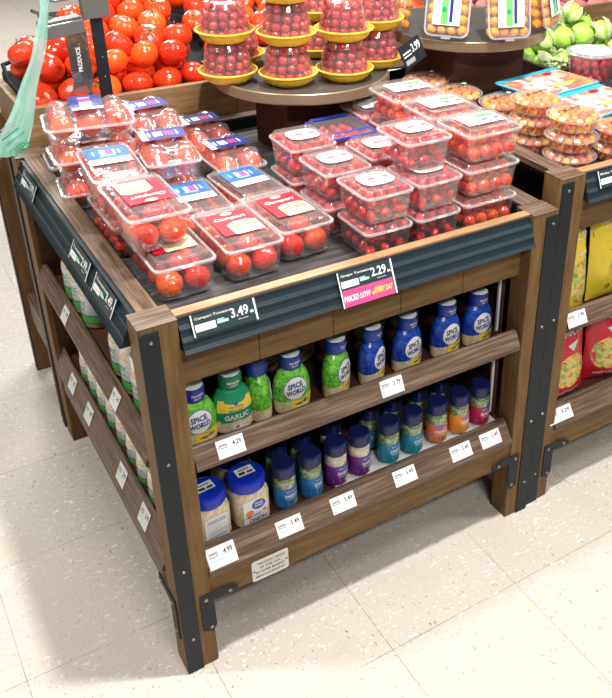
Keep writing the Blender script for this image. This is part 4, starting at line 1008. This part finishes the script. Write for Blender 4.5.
JP = [(0.022,0.0),(0.0255,0.003),(0.0262,0.020),(0.0262,0.068),(0.025,0.078),(0.021,0.088)]
def spice(lab_mat, flakes, word, words2='SEASONING'):
    fill = MB().lathe([(r-0.0016, z+0.002) for r, z in JP[:-1]]+[(0.0190,0.086)], flakes, 28).mesh('flakes')
    glass = MB().lathe(JP, 'jar_glass', 28, cap1=False).mesh('glass')
    cap = MB().lathe([(0.0235,0.083),(0.0245,0.0845),(0.0245,0.110),(0.0228,0.1145),(0.021,0.1140)], 'navy_cap', 32, cap0=True)
    for i in range(0, 32, 1):
        a = 2*PI*i/32; cap.box(-0.0006,0.0006,-0.0252,-0.0243,0.088,0.108,'navy_cap')
        for q in range(len(cap.v)-8, len(cap.v)):
            x_, y_, z_ = cap.v[q]; cap.v[q] = (x_*math.cos(a)-y_*math.sin(a), x_*math.sin(a)+y_*math.cos(a), z_)
    R_ = 0.0264
    fn = lambda u, v, h: ((R_+h)*math.sin(u/R_), -(R_+h)*math.cos(u/R_), v)
    lab = MB(); p = Print(lab, fn, 0.0003)
    p.rect(-0.070, 0.070, 0.006, 0.058, lab_mat, 0, 26, 1)
    p.ell(0.004, 0.050, 0.017, 0.0055, 'blue_print', 1, 20); p.text('SPICE WORLD', 0.004, 0.050, 0.026, 0.0035, 'white_print', 2, 0.02)
    p.text(word, 0.005, 0.037, 0.034, 0.009, 'white_print', 1, 0.03); p.text(words2, 0.003, 0.028, 0.026, 0.003, 'white_print', 1)
    for k in range(3): p.rect(-0.022, -0.006, 0.021-0.004*k, 0.0225-0.004*k, 'white_print', 1)
    p.ell(0.014, 0.015, 0.009, 0.006, flakes, 1, 14)
    return fill, glass, cap.mesh('cap'), lab.mesh('jar_label')
SJ = {'parsley': spice('sky_label','green_flakes','PARSLEY'), 'blueherb': spice('sky_label','green_flakes','DILL'), 'purple': spice('violet_label','white_flakes','GARLIC'),
 'teal': spice('teal_label','green_flakes','CHIVES'), 'coral': spice('coral_label','green_flakes','ITALIAN'), 'orange': spice('orange_label','green_flakes','HERBS'), 'berry': spice('berry_label','green_flakes','BASIL')}
def spicejar(k, x, y, z, rz, label, group=None):
    o = thing('spice_jar', label, 'spice jar', (x, y, z), rz, group)
    for n_, me in zip(('flakes','glass','cap','jar_label'), SJ[k]): put(n_, me, o)
    return o
S2 = 0.2925
for k, x, rz, lb in (('parsley',0.286,0.05,'blue-label herb jar next to the onion jars'),('blueherb',0.350,0.35,'second blue-label herb jar, left of the purple ones'),('purple',0.415,0.1,'left purple-label jar of white flakes'),('purple',0.476,0.2,'right purple-label jar of white flakes'),
    ('teal',0.556,0.1,'left teal-label herb jar'),('teal',0.622,0.15,'right teal-label herb jar, beside the coral one'),('coral',0.694,-0.3,'coral-label herb jar left of the light orange one'),('orange',0.760,0.1,'light orange-label herb jar'),('berry',0.824,0.0,'berry-red label herb jar at the right end')):
    spicejar(k, x, 0.076, S2+(0.004 if x > 0.4 else 0), rz, lb)
for k, x, lb in (('parsley',0.300,'shadowed blue-label herb jar in the second row'),('blueherb',0.362,'shadowed herb jar in the second row behind the blue-label pair'),('purple',0.44,'shadowed purple-label jar in the second row'),('teal',0.545,'shadowed teal-label jar in the second row'),('teal',0.61,'shadowed teal-label jar in the second row, farther right'),('coral',0.685,'shadowed coral-label jar in the second row'),('orange',0.75,'shadowed orange-label jar in the second row')):
    spicejar(k, x, 0.145, S2+(0.004 if x > 0.4 else 0), 0.1, lb)
# small white riser cards under the right jars
cd = MB().box(0.400, 0.862, 0.044, 0.118, S2-0.0003, S2+0.0030, 'white_paper').build('shelf_liner_card'); tag(cd, 'white card tray under the small spice jars on the bottom shelf', 'tray')
# big onion jars
def onion_jar(front):
    w_, d = 0.080, 0.074
    body = MB().loft([rr(w_-0.008,d-0.008,0.018,0.0,5), rr(w_,d,0.020,0.004,5), rr(w_,d,0.020,0.072,5), rr(w_-0.004,d-0.004,0.022,0.082,5), rr(0.066,0.066,0.0329,0.090,5)], 'onion_flakes').mesh('jar_body')
    lid = MB().lathe([(0.038,0.088),(0.0395,0.090),(0.0395,0.112),(0.037,0.117),(0.034,0.1175),(0.033,0.1165)], 'royal_cap', 40)
    for i in range(48):
        a = 2*PI*i/48; lid.box(-0.0007,0.0007,-0.0402,-0.0394,0.092,0.112,'royal_cap')
        for q in range(len(lid.v)-8, len(lid.v)):
            x_, y_, z_ = lid.v[q]; lid.v[q] = (x_*math.cos(a)-y_*math.sin(a), x_*math.sin(a)+y_*math.cos(a), z_)
    p = Print(lid, planar((0,0.004,0.1168),(1,0,0),(0,1,0))); p.rect(-0.020,0.020,-0.012,0.014,'cap_white',0); p.rect(-0.015,-0.001,-0.008,0.000,'dark_ink',1); p.rect(0.003,0.016,-0.008,-0.002,'dark_ink',1); p.rect(-0.012,0.012,0.004,0.009,'grey_ink',1)
    lab = MB(); p = Print(lab, planar((0,-d/2-0.0002,0),(1,0,0),(0,0,1)))
    if front:
        p.rect(-0.028,0.028,0.004,0.070,'white_print'); p.ell(0.008,0.054,0.016,0.013,'blue_print',1); p.text('SPICE',0.008,0.0575,0.018,0.005,'white_print',2,0.04); p.text('WORLD',0.008,0.0505,0.021,0.005,'white_print',2,0.04)
        p.ell(-0.014,0.036,0.009,0.009,'coral_label',1); p.ell(0.021,0.034,0.005,0.004,'coral_label',1); p.ell(-0.016,0.026,0.008,0.002,'sprig_green',2)
        p.text('EASY',0.004,0.028,0.018,0.006,'navy_print',2); p.text('ONION',0.004,0.015,0.040,0.011,'navy_print',2,0.02)
        p.rect(0.014,0.028,0.062,0.070,'yellow_print',1)
    else:
        p.rect(-0.026,0.026,0.004,0.066,'white_print')
        p.text('Nutrition Facts',0,0.058,0.040,0.006,'blue_print',1,0.02); p.rect(-0.022,0.022,0.051,0.053,'blue_print',1)
        for k in range(6): p.rect(-0.022, 0.022 if k % 2 else 0.010, 0.045-0.006*k, 0.0462-0.006*k, 'grey_ink', 1)
        p.rect(-0.022,0.022,0.0115,0.0135,'blue_print',1)
    return body, lid.mesh('lid'), lab.mesh('jar_label')
for fr, x, rz, lb in ((False,0.112,0.10,'blue-lidded onion jar showing its nutrition panel, left end'),(True,0.202,0.04,'blue-lidded minced onion jar with onion picture label')):
    o = thing('onion_jar', lb, 'onion jar', (x, 0.086, S2), rz)
    for n_, me in zip(('jar_body','lid','jar_label'), onion_jar(fr)): put(n_, me, o)
o = thing('onion_jar', 'blue-lidded onion jar in shadow behind the front two', 'onion jar', (0.205, 0.178, S2), 0.2)
for n_, me in zip(('jar_body','lid','jar_label'), onion_jar(True)): put(n_, me, o)

# jars on the side shelves
sj = {}
jb = MB().lathe([(0.030,0.0),(0.034,0.003),(0.035,0.010),(0.035,0.062),(0.032,0.070),(0.029,0.074)], 'minced_garlic', 32).mesh('jar_body')
jl = MB(); 
jl.lathe([(0.0312,0.072),(0.0322,0.074),(0.0322,0.088),(0.0305,0.0905)], 'cap_white', 32)
jl = jl.mesh('lid')
jlab = MB(); Rj = 0.0352; fnj = lambda u, v, h: (-(Rj+h)*math.cos(u/Rj), -(Rj+h)*math.sin(u/Rj), v)
p = Print(jlab, fnj, 0.0003); p.rect(-0.09,0.09,0.012,0.060,'white_print',0,28,1); p.rect(-0.09,0.09,0.012,0.024,'lime_print',1,28,1); p.text('GARLIC',0,0.046,0.034,0.009,'green_print',1,0.02); p.text('minced',0,0.036,0.022,0.004,'green_print',1); p.rect(-0.09,0.09,0.024,0.026,'green_print',1,28,1); jlab = jlab.mesh('jar_label')
def sidejar(x, y, z, label, group=None, sz=1.0):
    o = thing('garlic_jar', label, 'garlic jar', (x, y, z), 0.15, group)
    o.scale = (1,1,sz)
    put('jar_body', jb, o); put('lid', jl, o); put('jar_label', jlab, o)
ys = [0.150+0.0775*i for i in range(9)]
for i, y in enumerate(ys):
    if i not in (4, 5):
        sidejar(0.0675 if y < 0.33 else 0.069, y, S1, 'tall green and white garlic jar on the upper side shelf under the left rail', 'tall garlic jars on the upper side shelf', 1.5)
    for lv, zz in ((0, 0.0),(1, 0.0925)):
        sidejar(0.0675 if y < 0.33 else 0.069, y, S2+zz, ('lower' if lv == 0 else 'upper')+' green and white garlic jar on the bottom side shelf', f'{"lower" if lv == 0 else "upper"} garlic jars on the bottom side shelf')

# ------------------------------------------------------------------ topping bags on the right table
def bag(name, mat, x, y, z, w_, h_, label, rz, lean, art):
    o = thing(name, label, 'snack bag', (x, y, z), 0, None, Euler((lean, 0, rz)))
    nx, nz = 16, 22; mb = MB()
    def srf(sg):
        vs = []
        for j in range(nz+1):
            for i in range(nx+1):
                u_ = i/nx*2-1; v_ = j/nz
                th = 0.026*(1-abs(u_)**2.4)*(math.sin(PI*min(1,max(0,v_)))**0.45)
                xx = u_*w_/2*(1-0.05*math.sin(PI*v_)); cr_ = 0.0022*math.sin(9*u_+3*v_)*math.sin(14*v_+u_*4)
                vs.append((xx, sg*(th+cr_*(th>0.004)), v_*h_))
        return vs
    f_ = [[j*(nx+1)+i, j*(nx+1)+i+1, (j+1)*(nx+1)+i+1, (j+1)*(nx+1)+i] for j in range(nz) for i in range(nx)]
    mb.add(srf(-1), f_, mat, True); mb.add(srf(1), [q[::-1] for q in f_], mat, True); mb.build('bag_body', o)
    def fn(u_, v_, h):
        U = max(-1,min(1,u_/(w_/2))); V = max(0.001,min(0.999,v_/h_))
        th = 0.026*(1-abs(U)**2.4)*(math.sin(PI*V)**0.45); cr_ = 0.0022*math.sin(9*U+3*V)*math.sin(14*V+U*4)
        return (u_*(1-0.05*math.sin(PI*V)), -(th+cr_*(th>0.004))-h-0.0006, v_)
    mb = MB(); p = Print(mb, fn); art(p, w_, h_); mb.build('bag_print', o)
def art_y(word):
    def f(p, w_, h_):
        p.text(word, 0, h_*0.86, w_*0.62, h_*0.12, 'white_print', 1, 0.04)
        p.ell(0, h_*0.36, w_*0.40, h_*0.24, 'salad_art', 0, 24); p.text('topping', 0, h_*0.66, w_*0.5, h_*0.06, 'white_print', 1); p.rect(-w_*0.3, w_*0.2, h_*0.08, h_*0.10, 'red_print', 1)
    return f
def art_y2(p, w_, h_):
    p.text('HOT', 0.0, h_*0.88, w_*0.50, h_*0.13, 'white_print', 1, 0.04)
    p.poly([(-w_*0.46,h_*0.80),(-w_*0.2,h_*0.66),(w_*0.1,h_*0.62),(w_*0.1,h_*0.54),(-w_*0.16,h_*0.56),(-w_*0.46,h_*0.72)], 'red_print', 0)
    p.ell(w_*0.12, h_*0.40, w_*0.26, h_*0.17, 'salad_art', 0, 24); p.text('10', -w_*0.12, h_*0.14, w_*0.10, h_*0.06, 'dark_ink', 1)
def art_r(p, w_, h_):
    p.text('ETAR SO', 0, h_*0.86, w_*0.80, h_*0.11, 'white_print', 1, 0.04); p.ell(0.0, h_*0.36, w_*0.40, h_*0.22, 'salad_art', 0, 24)
    p.poly([(-w_*0.12,h_*0.70),(w_*0.16,h_*0.74),(w_*0.02,h_*0.62)], 'white_print', 1); p.text('salad topping', 0, h_*0.09, w_*0.6, h_*0.05, 'white_print', 1)
RS1, RS2 = 0.5375, 0.2645
bag('topping_bag', 'yellow_bag', 1.098, 0.066, RS1, 0.092, 0.250, 'narrow yellow salad topping bag beside the black post strip', 0.25, -0.10, art_y('& B'))
bag('topping_bag', 'yellow_bag', 1.232, 0.080, RS1, 0.150, 0.250, 'yellow topping bag with red swoosh, cut off at the right edge', -0.05, -0.08, art_y2)
bag('topping_bag', 'red_bag', 1.112, 0.070, RS2, 0.142, 0.235, 'red salad topping bag with picture of chips on the lower right shelf', 0.10, -0.10, art_r)
bag('topping_bag', 'red_bag', 1.268, 0.080, RS2, 0.140, 0.235, 'second red topping bag at the right picture edge', -0.30, -0.08, art_r)
bag('topping_bag', 'red_bag', 1.100, 0.150, RS2, 0.140, 0.230, 'red topping bag mostly hidden behind the front red one', 0.0, -0.06, art_r)

# ------------------------------------------------------------------ place the fruit
KIND = {'cherry_tomato_large': 'tomato', 'bucket_tomato': 'grape_tomato', 'round_tomato': 'cluster_tomato'}
bykind = {}
for k, L_ in FR.items():
    nm = {'cherry_tomato_large':'round_tomato','bucket_tomato':'grape_tomato','round_tomato':'cluster_tomato'}.get(k, k)
    bykind.setdefault(nm, []).extend([(k,)+t for t in L_])
for nm, L_ in bykind.items():
    L_.sort(key=lambda t: -t[6])
    for (k, loc, rot, rad, lb, g, sc__) in L_[:300]:
        o = put(nm, FM[k]); o.location = loc; o.rotation_euler = rot; o.scale = (rad,rad,rad); tag(o, lb, 'tomato', g)
        if nm == 'tomato' and random.random() < 0.45:
            put('calyx', CALYX, o)
    if len(L_) > 300:
        mb = MB()
        for (k, loc, rot, rad, lb, g, sc__) in L_[300:]:
            me = FM[k]; M_ = Matrix.LocRotScale(loc, rot, (rad,rad,rad))
            mb.add([tuple(M_ @ v.co) for v in me.vertices], [list(f.vertices) for f in me.polygons], me.materials[0].name, True)
        o = mb.build(nm+'_heap'); tag(o, 'remaining '+nm.replace('_',' ')+' fruit deeper inside the clear plastic packs', 'tomato', None, 'stuff')
